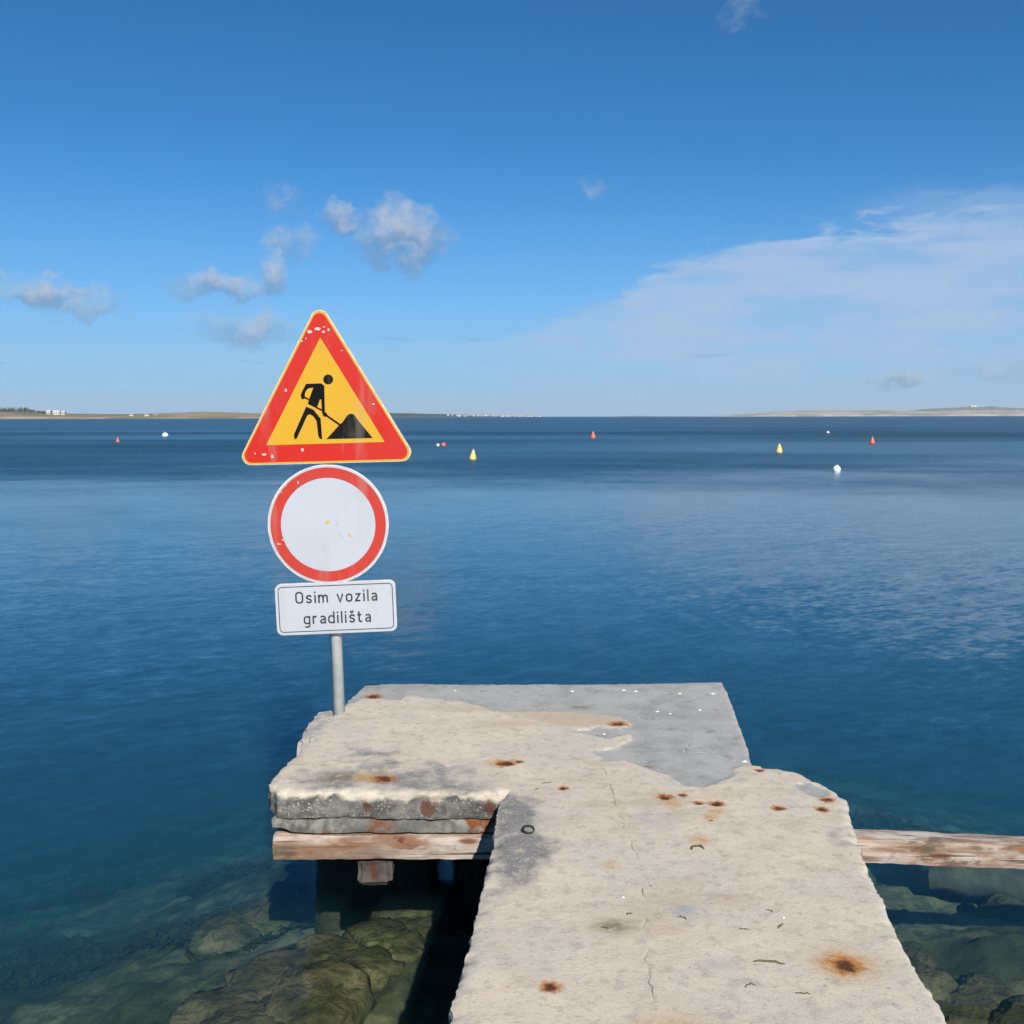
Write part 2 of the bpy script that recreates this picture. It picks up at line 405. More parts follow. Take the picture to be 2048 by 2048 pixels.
# outline turns anticlockwise? keep it so
def area2(ps): return sum(a[0] * b[1] - a[1] * b[0] for a, b in zip(ps, ps[1:] + ps[:1]))
if area2(OUT) < 0: OUT.reverse()
ring = dense_outline(OUT)
RP = np.array([(q.x, q.y) for q in ring]); NB = len(RP)
cr_dense = []
for ln in CRACKS:
    ln2 = []
    for a, b in zip(ln[:-1], ln[1:]):
        a, b = Vector(a), Vector(b); n = max(2, int((b - a).length / 0.012))
        for i in range(n):
            q = a + (b - a) * i / n
            ln2.append((q.x + 0.012 * nz((q.x, q.y, 9), 22, 3), q.y + 0.008 * nz((q.x, q.y, 19), 22, 3)))
    ln2.append(ln[-1]); cr_dense.append(ln2)
gx, gy = np.meshgrid(np.arange(-1.05, 1.35, 0.0145), np.arange(2.3, 5.82, 0.0145))
G = np.stack([gx.ravel(), gy.ravel()], 1); G = G + rng.uniform(-0.004, 0.004, G.shape)
gx, gy = np.meshgrid(np.arange(-0.3, 1.3, 0.08), np.arange(-2.4, 2.3, 0.08))
G = np.concatenate([G, np.stack([gx.ravel(), gy.ravel()], 1)])
G = G[poly_sd(G, RP) > 0.008]
CP = []
for ln in cr_dense:
    L_ = np.array(ln); tv = np.gradient(L_, axis=0); nn = np.stack([-tv[:, 1], tv[:, 0]], 1); nn /= np.linalg.norm(nn, axis=1)[:, None] + 1e-9
    CP += [L_, L_ + nn * 0.0028, L_ - nn * 0.0028]
CP = np.concatenate(CP)
keep = np.ones(len(G), bool)
for ln in cr_dense: keep &= line_d(G, ln) > 0.007
G = G[keep]
allp = [Vector(q) for q in RP] + [Vector(q) for q in G] + [Vector(q) for q in CP[poly_sd(CP, RP) > 0.008]]
cv, ce, cf, _, _, _ = delaunay_2d_cdt(allp, [], [list(range(NB))], 1, 1e-5)
P = np.array([(q.x, q.y) for q in cv])
sdo = poly_sd(P, RP)
N1 = np.array([nz((x, y, 0), 2.0, 4) for x, y in P]); N2 = np.array([nz((x, y, 3), 14.0, 4) for x, y in P]); N3 = np.array([nz((x, y, 7), 45.0, 2) for x, y in P])
grey = np.maximum(poly_sd(P, GREY), poly_sd(P, GREY2)) + 0.012 * N2 + 0.006 * N3
grey = np.maximum(grey, -0.2)
crk = np.full(len(P), 9.0)
for k, ln in enumerate(cr_dense): crk = np.minimum(crk, line_d(P, ln))
crkw = np.array([nz((x, y, 2), 9.0, 2) for x, y in P])
crack = np.clip(1 - crk / 0.0024, 0, 1) * np.clip(0.35 + 1.6 * crkw, 0, 1)
def blobs(lst, squash=1.0):
    r_ = np.zeros(len(P))
    for (x, y, rr) in lst:
        d2 = ((P[:, 0] - x) / rr) ** 2 + ((P[:, 1] - y) / (rr * squash)) ** 2
        r_ = np.maximum(r_, np.exp(-d2 * 0.9))
    return r_
rust, ochre, olive, blue = blobs(RUST, 0.95), blobs(OCHRE), blobs(OLIVE, 0.8), blobs(BLUE)
stain = np.maximum(np.maximum(poly_sd(P, STAIN) + 0.03, np.minimum((poly_sd(P, STAIN2) + 0.03) * 0.75, 0.045)), (poly_sd(P, STAIN3)) * 0.8)
stain = np.clip((stain + 0.10 * N1 + 0.04 * N2) / 0.09, 0, 1)
tan_ = np.clip((poly_sd(P, TAN) + .01 * N2) / 0.03 + .5, 0, 1)
coat = np.clip(0.5 - grey / 0.006, 0, 1)
Z = 0.003 * N1 + 0.0006 * N2 * (0.3 + coat) + 0.0004 * N3 * (.3 + coat) + 0.007 * coat - 0.0035 * crack
Z -= 0.007 * np.clip(rust - 0.45, 0, 1) + 0.012 * np.clip(stain - .2, 0, 1) * np.clip(0.3 + N2, 0, 1) * 0.4
soft = np.where((P[:, 1] > 5.4) | ((P[:, 0] > 0.95) & (P[:, 1] > 4.34)), 0.25, 1.0)
e_ = np.clip(1 - sdo / 0.030, 0, 1)
Z -= soft * (0.008 * e_ ** 3 + 0.016 * np.clip(1 - sdo / 0.04, 0, 1) * np.clip(N2 * 1.6, 0, 1)) + (1 - soft) * .003 * np.clip(1 - sdo / .012, 0, 1)
chip = np.clip(1 - sdo / (0.022 + 0.02 * np.clip(N2, -1, 1)), 0, 1)
front_white = chip

THK = 0.105
verts = [(P[i, 0], P[i, 1], Z[i]) for i in range(len(P))]
faces = [tuple(f) for f in cf]
# orientation
if len(faces[0]) == 3:
    a, b, c_ = (P[i] for i in faces[0])
    if (b[0] - a[0]) * (c_[1] - a[1]) - (b[1] - a[1]) * (c_[0] - a[0]) < 0: faces = [tuple(reversed(f)) for f in faces]
A = {k: list(v_) for k, v_ in dict(grey=grey, crack=crack, rust=rust, ochre=ochre, olive=olive, blue=blue, stain=stain, tan=tan_, chip=chip, side=np.zeros(len(P))).items()}
tang = np.roll(RP, -1, 0) - np.roll(RP, 1, 0)
nrm2 = np.stack([tang[:, 1], -tang[:, 0]], 1); nrm2 /= np.linalg.norm(nrm2, axis=1)[:, None] + 1e-9
SIDE_SPOTS = [(-0.345, 4.03, -0.06, 0.032), (-0.09, 4.03, -0.06, 0.030), (-0.59, 4.04, -0.055, .018)]
rows = [0.03, 0.09, 0.17, 0.28, 0.40, 0.52, 0.64, 0.76, 0.88, 0.96, 1.0]
prev = list(range(NB))
for r_ in rows:
    cur = []
    for i in range(NB):
        x, y = RP[i]
        true_edge = 0.3 if (y > 5.4 or (x > 0.95 and y > 4.34)) else 1.0
        o_ = (0.009 * nz((x, y, -r_ * THK), 11, 3) * min(1, r_ * 4) + 0.007 * nz((x, y, -r_ * THK + 3), 48, 3) * min(1, r_ * 6) + 0.004 * math.sin(math.pi * min(1, r_ * 1.2)) - 0.03 * max(0, r_ - 0.9)) * true_edge
        zt = Z[i] * (1 - r_)
        q = RP[i] + nrm2[i] * o_
        verts.append((q[0], q[1], zt - THK * r_ + 0.004 * nz((x, y, r_), 20, 2) * true_edge))
        cur.append(len(verts) - 1)
        for k in A: A[k].append(0.0)
        A['side'][-1] = min(1.0, max(0.0, (r_ - 0.09 - 0.22 * nz((x, y, 1.5), 16, 3)) / 0.14))
        A['grey'][-1] = -0.2
        A['rust'][-1] = max(math.exp(-((x - sx) ** 2 + (y - sy) ** 2 + (-THK * r_ - sz) ** 2) / sr ** 2 * 0.8) for sx, sy, sz, sr in SIDE_SPOTS)
    for i in range(NB):
        j = (i + 1) % NB
        faces.append((prev[j], prev[i], cur[i], cur[j]))
    prev = cur
bv, _, bf, _, _, _ = delaunay_2d_cdt([Vector(verts[i][:2]) for i in prev], [], [list(range(NB))], 1, 1e-6)
if len(bv) == NB:
    faces += [tuple(prev[i] for i in reversed(f)) for f in bf]

m_con, t = material('weathered_concrete')
p = t.obj()
g_ = t.attr('grey'); nfi = t.noise(p, 38, 5, 0.6); nmd = t.noise(p, 7.5, 5, 0.6); nlo = t.noise(p, 1.7, 4, 0.55); nsp = t.noise(p, 130, 3, 0.6)
gmask = t.ss(t.add(t.add(g_, t.mul(t.sub(nfi, .5), 0.022)), t.mul(t.sub(nmd, .5), .05)), -0.006, 0.006)
cream = t.mix(t.ss(nmd, 0.35, 0.68), (0.58, 0.503, 0.40), (0.505, 0.443, 0.355))
cream = t.mix(t.ss(nlo, 0.40, 0.62, 0, .75), cream, (0.485, 0.44, 0.37))
cream = t.mix(t.ss(t.noise(p, 20, 4, .65), 0.50, 0.68, 0, .55), cream, (0.31, 0.29, 0.25))
cream = t.mix(t.ss(nsp, 0.56, 0.70, 0, .4), cream, (0.62, 0.58, 0.50))
cream = t.mix(t.ss(t.noise(p, 95, 3, .6), 0.56, 0.70, 0, .4), cream, (0.30, 0.27, 0.225))
cream = t.mix(t.ss(t.noise(t.map(p, scale=(.8, 2.2, 1), loc=(3, 1, 0)), 2.2, 5, .6), .50, .68, 0, .5), cream, (0.40, 0.315, 0.21))
cream = t.mix(t.mul(t.attr('tan'), 0.8), cream, (0.44, 0.36, 0.265))
greyc = t.mix(t.ss(nmd, 0.35, 0.7), (0.36, 0.355, 0.335), (0.27, 0.27, 0.26))
greyc = t.mix(t.ss(t.noise(p, 26, 4, .6), 0.55, .7, 0, .35), greyc, (0.19, 0.188, 0.18))
greyc = t.mix(t.ss(t.noise(t.map(p, scale=(1, .8, 1), loc=(4, 2, 0)), 2.6, 5, .62), .42, .64, 0, .6), greyc, (0.41, 0.40, 0.37))
greyc = t.mix(t.ss(t.noise(p, 11, 5, .7), .56, .68, 0, .6), greyc, (0.18, 0.175, 0.16))
greyc = t.mix(t.ss(t.noise(p, 90, 3, .6), 0.55, 0.70, 0, .55), greyc, (0.17, 0.17, 0.165))
col = t.mix(gmask, cream, greyc)
# scoured dark patches where the fine aggregate shows
stn = t.m('MULTIPLY', t.attr('stain'), t.ss(t.add(t.noise(p, 12, 6, .72), t.mul(t.attr('stain'), .22)), 0.44, 0.74), clamp=True)
stc = t.mix(t.ss(t.vor(p, 75), 0.12, 0.34), (0.42, 0.41, 0.39), (0.17, 0.17, 0.165))
stc = t.mix(t.ss(nsp, .45, .65, 0, .5), stc, (0.13, 0.13, 0.127))
col = t.mix(t.mul(stn, 0.88), col, stc)
col = t.mix(t.mul(t.attr('blue'), t.ss(nmd, .35, .6, .1, .75)), col, (0.27, 0.30, 0.32))
col = t.mix(t.mul(t.attr('olive'), t.ss(nfi, .35, .6, .3, .9)), col, (0.15, 0.13, 0.07))
col = t.mix(t.mul(t.ss(t.attr('ochre'), .12, .95), t.ss(nfi, .3, .62, .25, .72)), col, (0.44, 0.245, 0.06))
rst = t.add(t.attr('rust'), t.mul(t.sub(t.noise(p, 36, 5, .72), .5), 1.5))
col = t.mix(t.ss(rst, 0.18, 0.55, 0, .85), col, (0.38, 0.145, 0.028))
col = t.mix(t.ss(rst, 0.50, 0.88), col, (0.085, 0.032, 0.018))
# fine black specks and hairlines
col = t.mix(t.mul(t.ss(t.noise(p, 55, 3, .7), .62, .70), t.ss(nlo, .35, .6, .25, .7)), col, (0.20, 0.175, 0.14))
col = t.mix(t.mul(t.attr('chip'), t.ss(nfi, .40, .66, .05, .7)), col, (0.52, 0.475, 0.40))
# broken side faces: grey matrix with pale pebbles
pw = t.v('ADD', p, t.v('SCALE', t.v('SUBTRACT', t.noise(p, 60, 3, .6, col=True), (.5, .5, .5)), .016))
vd = t.vor(pw, 85, rand=1.0); vcol = t.vor(pw, 85, out='Color')
vsep = t.sep(vcol)
peb = t.mul(t.ss(vd, 0.50, 0.30), t.ss(t.add(vsep[0], t.mul(t.sub(nmd, .5), 2.4)), 0.42, 0.75))
sidec = t.mix(t.ss(t.noise(p, 13, 5, .65), .38, .62), (0.085, 0.083, 0.078), (0.18, 0.172, 0.155))
sidec = t.mix(peb, sidec, t.mix(vsep[1], (0.36, 0.33, 0.28), (0.22, 0.185, 0.14)))
sidec = t.mix(t.ss(rst, 0.25, 0.6, 0, .9), sidec, (0.10, 0.042, 0.03))
col = t.mix(t.attr('side'), col, sidec)
col = t.mix(t.mul(t.attr('crack'), t.ss(t.noise(p, 30, 3, .6), .38, .62, .15, .8)), col, (0.11, 0.10, 0.085))
h = t.add(t.add(t.mul(nfi, .8), t.mul(nsp, .5)), t.add(t.mul(peb, t.mul(t.attr('side'), 1.2)), t.mul(stn, t.mul(nsp, .6))))
t.out(t.bsdf(col, 0.88, t.bump(h, 0.7, 0.0034), spec=0.2))
deck = mesh_obj('deck_slab', verts, faces, m_con, smooth=True)
deck.data.set_sharp_from_angle(angle=R(38))
for k, v_ in A.items():
    at_ = deck.data.attributes.new(k, 'FLOAT', 'POINT'); at_.data.foreach_set('value', np.array(v_, dtype=np.float32))
to_jetty(deck); deck['label'] = 'pale cracked concrete top with rust stains and grey patch'

# layers and timber below the deck
m_low, t = material('rust_streaked_concrete')
p = t.obj()
n1 = t.noise(t.map(p, scale=(8.5, 8.5, 5.0), loc=(.6, 0, 0)), 1, 5, .65, .4); n2 = t.noise(p, 22, 5, .6)
c = t.mix(t.ss(n2, .35, .65), (0.24, 0.235, 0.20), (0.10, 0.10, 0.085))
c = t.mix(t.ss(t.noise(p, 3.0, 2, .5, 0), .48, .56, 0, .7), c, (0.115, 0.115, 0.108))
c = t.mix(t.ss(t.add(n1, t.mul(t.sub(n2, .5), .25)), .51, .60, 0, .95), c, (0.19, 0.055, 0.014))
t.out(t.bsdf(c, .85, t.bump(n2, .6, .006), spec=.2))
def left_end(c):
    # the end has lost its underside: a rounded lip with a gap beneath it
    if c.x < -0.9 and c.z < -0.14: c.z += 0.022 * min(1, (-0.9 - c.x) / 0.03)
    return c
to_jetty(bm_obj('lower_slab', rough_box(-0.985, 0.98, 4.046, 5.70, -0.174, -0.109, 0.02, 0.003, 9, 0.005, 3.0, tweak=left_end), m_low, smooth='crisp'))['label'] = 'thin grey lower slab streaked with orange rust'
to_jetty(bm_obj('lower_slab', rough_box(-0.02, 1.00, -2.4, 4.03, -0.21, -0.110, 0.09, 0.006, 9, 0.010, 8.0), m_low, smooth='crisp'))

m_wood, t = material('bleached_timber')
p = t.obj()
gr = t.noise(t.map(p, scale=(1.6, 26, 26)), 1, 6, .62, .6); gl_ = t.noise(t.map(p, scale=(3.2, 9, 9)), 1, 4, .55, .8); rs = t.add(t.noise(t.map(p, scale=(4.0, 9, 9), loc=(4.2, 0, 1.2)), 1, 4, .6, .4), t.ss(t.sep(t.pos())[0], .6, -.2, -.03, .05))
c = t.mix(t.ss(gr, .34, .62), (0.20, 0.135, 0.095), (0.45, 0.36, 0.295))
c = t.mix(t.ss(gl_, .50, .60, 0, .9), c, (0.47, 0.43, 0.385))
c = t.mix(t.ss(gl_, .44, .34, 0, .75), c, (0.23, 0.13, 0.07))
c = t.mix(t.ss(rs, .56, .70, 0, .85), c, (0.17, 0.062, 0.022))
c = t.mix(t.ss(rs, .48, .58, 0, .35), c, (0.24, 0.13, 0.07))
kn = t.vor(t.map(p, scale=(3.4, 12, 12), loc=(.3, 0, .2)), 1.0)
c = t.mix(t.ss(kn, .20, .08, 0, .9), c, (0.13, 0.045, 0.02))
c = t.mix(t.ss(t.noise(t.map(p, scale=(2.2, 7, 7), loc=(7, 3, 1)), 1, 5, .65, .5), .50, .64, 0, .7), c, (0.20, 0.155, 0.12))
c = t.mix(t.ss(rs, .72, .78, 0, .9), c, (0.09, 0.03, 0.015))
c = t.mix(t.ss(t.noise(t.map(p, scale=(5, 12, 12), loc=(9, 2, 7)), 1, 5, .65), .55, .64, 0, .8), c, (0.095, 0.085, 0.06))
c = t.mix(t.ss(t.noise(t.map(p, scale=(1.2, 55, 55), loc=(2, 5, 1)), 1, 3, .5, .3), .60, .66, 0, .85), c, (0.06, 0.04, 0.03))
t.out(t.bsdf(c, .8, t.bump(t.add(gr, gl_), .8, .008), spec=.2))
def timber(name, x0, x1, y0, y1, z0, z1, seed, dzdx=0.0, dydx=0.0):
    def tw(c):
        c.z += dzdx * (c.x - x0); c.y += dydx * (c.x - x0)
        # a long drying split along the face
        return c
    bm = rough_box(x0, x1, y0, y1, z0, z1, 0.0185, 0.005, 5, 0.0045, seed, stretch=(0.35, 3, 3), tweak=tw)
    return bm_obj(name, bm, m_wood, smooth='crisp')
to_jetty(timber('timber_beam', -0.985, 0.9, 4.055, 4.17, -0.290, -0.180, 1.0))['label'] = 'bleached rust-stained timber under the left side of the platform'
to_jetty(timber('timber_beam', 1.0, 3.5, 4.09, 4.205, -0.298, -0.192, 6.0, -0.036, -0.035))['label'] = 'bleached split timber beam sticking out to the right over the water'
m_pile, t = material('dark_wet_stone')
p = t.obj(); n1 = t.noise(p, 7, 6, .62); n2 = t.noise(p, 30, 3, .6); pz_ = t.sep(t.pos())[2]
c = t.mix(t.ss(n1, .35, .65), (0.055, 0.058, 0.040), (0.105, 0.10, 0.075))
c = t.mix(t.ss(t.add(pz_, t.mul(n1, .2)), WATER + .22, WATER + .10, 0, .85), c, (0.022, 0.027, 0.014))
t.out(t.bsdf(c, .7, t.bump(t.add(n1, n2), .8, .02), spec=.3))
m_end, t = material('old_beam_end')
p = t.obj(); n1 = t.noise(p, 14, 5, .6); n2 = t.noise(p, 9, 2, .5)
c = t.mix(t.ss(n1, .35, .65), (0.05, 0.04, 0.032), (0.10, 0.088, 0.075))
t.out(t.bsdf(t.mix(t.ss(n2, .56, .64, 0, .8), c, (0.09, 0.024, 0.016)), .85, t.bump(n1, .6, .006), spec=.2))
# stub of a cross timber seen under the beam
stub = bm_obj('beam_end', rough_box(-0.640, -0.497, 4.075, 5.5, -0.410, -0.294, 0.02, 0.008, 7, 0.016, 4.0, stretch=(2, .5, 2), tweak=lambda c: Vector((c.x - max(0, c.x + .53) * max(0, -.37 - c.z) * 8, c.y, c.z))), m_end, smooth='crisp')
to_jetty(stub)['label'] = 'rounded grey end of a cross beam under the timber'
for (x0, x1, y0, y1, sdd) in ((-0.99, -0.40, 4.95, 5.6, 2.0), (-0.30, -0.13, 5.05, 5.5, 5.0), (0.10, 0.95, 4.5, 5.5, 9.0), (0.12, 0.90, 2.5, 3.5, 12.0), (0.1, 0.9, -1.5, 1.2, 15.0)):
    def flare(c, x0=x0, x1=x1):
        k = max(0.0, (-0.5 - c.z)) * 0.12
        c.x += (c.x - (x0 + x1) / 2) * k
        return c
    to_jetty(bm_obj('support_pillar', rough_box(x0, x1, y0, y1, -1.7, -0.178, 0.06, 0.035, 3.5, 0.03, sdd, tweak=flare), m_pile, smooth=True))
to_jetty(bm_obj('support_pillar', rough_box(3.05, 3.4, 3.9, 4.3, -1.9, -0.375, 0.06, 0.03, 3.5, 0.03, 21.0), m_pile, smooth=True))
# rough ledge beside the sign pole
ledge = bm_obj('side_ledge', rough_box(-1.04, -0.80, 4.80, 5.30, -0.16, -0.022, 0.022, 0.012, 9, 0.022, 7.0), m_con, smooth='crisp')
to_jetty(ledge)

# ------------------------------------------------------------------ road signs on a pole
sign = empty('road_sign', (-0.893, 5.19, -0.10))
tag(sign, 'road works warning triangle, round red-rimmed sign and text plate on a grey pole', 'road sign')
LEAN = R(-1.25)
sign.rotation_euler = (0, LEAN, 0)

def paint(name, rgb, rough=.38, sp=.4, wear=(0.75, 0.7, 0.66), amt=.5, scale=26):
    m, t = material(name)
    p = t.obj()
    n = t.noise(p, scale, 5, .65); n2 = t.noise(p, 4, 3, .5)
    c = t.mix(t.ss(n2, .3, .7, 0, .3), rgb, tuple(min(1, q * .74 + .01) for q in rgb))
    c = t.mix(t.ss(t.noise(t.map(p, scale=(9, 9, 1.6)), 1, 4, .6), .52, .72, 0, .22), c, (.34, .30, .24))
    c = t.mix(t.ss(n, .735, .78, 0, amt), c, wear)
    t.out(t.bsdf(c, t.ss(n2, .3, .7, rough, rough + .15), spec=sp))
    return m
m_red = paint('red_sign_film', (0.52, 0.019, 0.010), amt=.3)
m_red2 = paint('faded_red_sign_film', (0.46, 0.034, 0.022), amt=.5)
m_yel = paint('yellow_sign_film', (0.60, 0.335, 0.020), amt=.25)
m_blk = paint('black_sign_film', (0.006, 0.006, 0.006), .6, .08, amt=.05)
m_wht = paint('white_sign_film', (0.43, 0.455, 0.50), amt=.2, wear=(.55, .52, .45), scale=14)
m_txt = paint('grey_lettering', (0.022, 0.030, 0.030), amt=.3, scale=40)
m_alu, t = material('galvanised_metal')
p = t.obj(); n = t.noise(p, 18, 4, .6)
t.out(t.bsdf(t.mix(t.ss(n, .35, .65), (0.50, 0.53, 0.53), (0.40, 0.43, 0.43)), t.ss(n, .3, .7, .5, .65), spec=.4))
m_rim, t = material('sign_rim_metal')
p = t.obj(); n = t.noise(p, 30, 4, .6)
t.out(t.bsdf(t.mix(t.ss(n, .4, .65), (0.70, 0.66, 0.58), (0.50, 0.47, 0.42)), .45, spec=.4))
m_chip, t = material('bare_chip')
t.out(t.bsdf((0.62, 0.44, 0.40), .6))

# every plate is drawn in its own (u, v) plane: u right, v up, facing -Y
def plate_mesh(name, loops, mat, parent, y, thick=0.0):
    """flat shape(s), or a solid pressed plate when thick > 0; outer loop first, second loop is a hole"""
    bm = bmesh.new()
    if len(loops) == 2 and len(loops[0]) == len(loops[1]):
        a = [bm.verts.new((u, y, v_)) for u, v_ in loops[0]]; b = [bm.verts.new((u, y, v_)) for u, v_ in loops[1]]
        n = len(a)
        for i in range(n): bm.faces.new((a[i], a[(i + 1) % n], b[(i + 1) % n], b[i]))
    else:
        a = [bm.verts.new((u, y, v_)) for u, v_ in loops[0]]
        f = bm.faces.new(a)
        if thick:
            b = [bm.verts.new((u, y + thick, v_)) for u, v_ in loops[0]]
            n = len(a)
            for i in range(n): bm.faces.new((a[(i + 1) % n], a[i], b[i], b[(i + 1) % n]))
            bm.faces.new(list(reversed(b)))
        bmesh.ops.triangulate(bm, faces=[f for f in bm.faces if len(f.verts) > 4])
    bmesh.ops.recalc_face_normals(bm, faces=bm.faces)
    if not thick:
        bm.faces.ensure_lookup_table()
        for f in bm.faces:
            f.normal_update()
            if f.normal.y > 0: f.normal_flip()
    return bm_obj(name, bm, mat, parent)
def round_poly(pts, r, seg=8):
    out = []; n = len(pts)
    for i in range(n):
        p0, p1, p2 = Vector(pts[i - 1]), Vector(pts[i]), Vector(pts[(i + 1) % n])
        d1, d2 = (p0 - p1).normalized(), (p2 - p1).normalized()
        half = d1.angle(d2) / 2
        cen = p1 + (d1 + d2).normalized() * (r / math.sin(half))
        s1 = p1 + d1 * (r / math.tan(half)); s2 = p1 + d2 * (r / math.tan(half))
        a1 = math.atan2(s1.y - cen.y, s1.x - cen.x); a2 = math.atan2(s2.y - cen.y, s2.x - cen.x)
        da = (a2 - a1 + math.pi) % (2 * math.pi) - math.pi
        out += [(cen.x + r * math.cos(a1 + da * k / seg), cen.y + r * math.sin(a1 + da * k / seg)) for k in range(seg + 1)]
    return out
def circle(cx_, cy_, r, n=72): return [(cx_ + r * math.cos(2 * math.pi * i / n), cy_ + r * math.sin(2 * math.pi * i / n)) for i in range(n)]
def tri(side, inset):
    hgt = side * math.sqrt(3) / 2; k = inset
    return [(-side / 2 + k * math.sqrt(3), k), (side / 2 - k * math.sqrt(3), k), (0, hgt - 2 * k)]

def child_empty(name, parent, loc, rotz=0.0, roty=0.0):
    o = empty(name, loc); o.parent = parent; o.rotation_euler = (0, roty, rotz); return o
# pole: a closed tube with a cap
def tube(r, z0, z1, n=28):
    bm = bmesh.new()
    rings = []
    for z_, rr in ((z0, r), (z1 - .006, r), (z1, r * .8)):
        rings.append([bm.verts.new((rr * math.cos(2 * math.pi * i / n), rr * math.sin(2 * math.pi * i / n), z_)) for i in range(n)])
    for a, b in zip(rings, rings[1:]):
        for i in range(n): bm.faces.new((a[i], a[(i + 1) % n], b[(i + 1) % n], b[i]))
    bm.faces.new(rings[-1]); bm.faces.new(list(reversed(rings[0])))
    return bm
bm_obj('pole', tube(0.030, -0.25, 1.98), m_alu, sign, smooth=True)

# triangle (origin: middle of its lower edge)
T = child_empty('triangular_sign', sign, (-0.004, -0.062, 1.390), rotz=R(-5.0), roty=R(-0.3))
T['label'] = 'yellow triangle with red border and black digging worker'
S = 0.925
plate_mesh('plate', [round_poly(tri(S, 0), .045)], m_rim, T, 0.0, 0.022)
plate_mesh('yellow_edge', [round_poly(tri(S, .0035), .042)], m_yel, T, -0.0012)
outer = round_poly(tri(S, .0125), .036)
yel = [(-0.302, .098), (0.302, .098), (0, .098 + 0.604 * math.sqrt(3) / 2)]
inner_r = round_poly(yel, .0035)
plate_mesh('red_border', [outer, inner_r], m_red, T, -0.0024)
plate_mesh('yellow_field', [round_poly(yel, .0035)], m_yel, T, -0.0030)
def fig(pts):
    o = []
    for x, y in pts:
        y2 = y + (x - 868) * .026; x2 = x - (y - 110) * .037
        o.append(((x2 - 868) / 1912, (1568 - y2) / 1975))
    return o
W_HEAD = fig([(950 + 48 * math.cos(k * math.pi / 14), 747 + 48 * math.sin(k * math.pi / 14)) for k in range(28)])
W_PARTS = [fig(q) for q in (
    [(735, 788), (880, 784), (912, 808), (914, 940), (870, 940), (847, 1000), (832, 1024), (750, 984), (766, 930), (806, 826)],
    [(735, 788), (806, 826), (770, 828), (745, 842), (727, 870), (722, 905), (728, 925), (708, 938), (690, 934), (682, 905), (690, 875)],
    [(880, 920), (914, 920), (916, 1062), (940, 1084), (925, 1110), (903, 1106), (890, 1078), (886, 1040)],
    [(722, 910), (764, 935), (758, 948), (716, 925)],
    [(832, 1008), (892, 1040), (890, 1056), (828, 1024)],
    [(915, 1075), (1066, 1182), (1054, 1196), (908, 1092)],
    [(735, 1010), (805, 1040), (875, 1130), (888, 1328), (868, 1325), (850, 1300), (835, 1150), (800, 1100), (770, 1083), (745, 1095), (640, 1322), (622, 1328), (612, 1300), (618, 1270)],
    [(930, 1327), (1060, 1185), (1085, 1165), (1130, 1100), (1148, 1086), (1168, 1082), (1188, 1086), (1205, 1100), (1240, 1150), (1375, 1317)])]
bm = bmesh.new()
for k, q in enumerate([W_HEAD] + W_PARTS):
    f = bm.faces.new([bm.verts.new((u, -0.0038 - 0.00012 * k, v_)) for u, v_ in q]); f.normal_update()
    if f.normal.y > 0: f.normal_flip()
bmesh.ops.triangulate(bm, faces=bm.faces[:])
bm_obj('worker_symbol', bm, m_blk, T)['kind'] = 'stuff'
# bare spots where the film has flaked
def chips(name, parent, spots, y):
    bm = bmesh.new()
    for k, (u, v_, a, b) in enumerate(spots):
        f = bm.faces.new([bm.verts.new((u + a * (0.75 + .35 * random.random()) * math.cos(i * math.pi / 5), y - .00005 * k, v_ + b * (0.7 + .4 * random.random()) * math.sin(i * math.pi / 5))) for i in range(10)])
        f.normal_update()
        if f.normal.y > 0: f.normal_flip()
    o = bm_obj(name, bm, m_chip, parent); o['kind'] = 'stuff'; return o
cp = fig([(852, 258), (775, 285), (910, 288), (958, 270), (740, 350), (915, 240), (700, 375), (1085, 470), (540, 850), (1385, 990), (695, 1435), (320, 1480), (400, 1500), (230, 1470), (880, 1460), (340, 1355), (585, 765), (510, 1462), (1275, 1500), (1160, 795), (1705, 1440)])
sz_ = [(.019, .009), (.013, .011), (.008, .007), (.006, .008), (.005, .004), (.006, .004), (.006, .006), (.005, .003), (.006, .009), (.008, .005), (.008, .010), (.013, .007), (.008, .011), (.005, .005), (.005, .005), (.004, .005), (.004, .004), (.004, .004), (.006, .009), (.003, .003), (.006, .016)]
chips('paint_chips', T, [(u, v_, a, b) for (u, v_), (a, b) in list(zip(cp, sz_))[:14]], -0.0055)

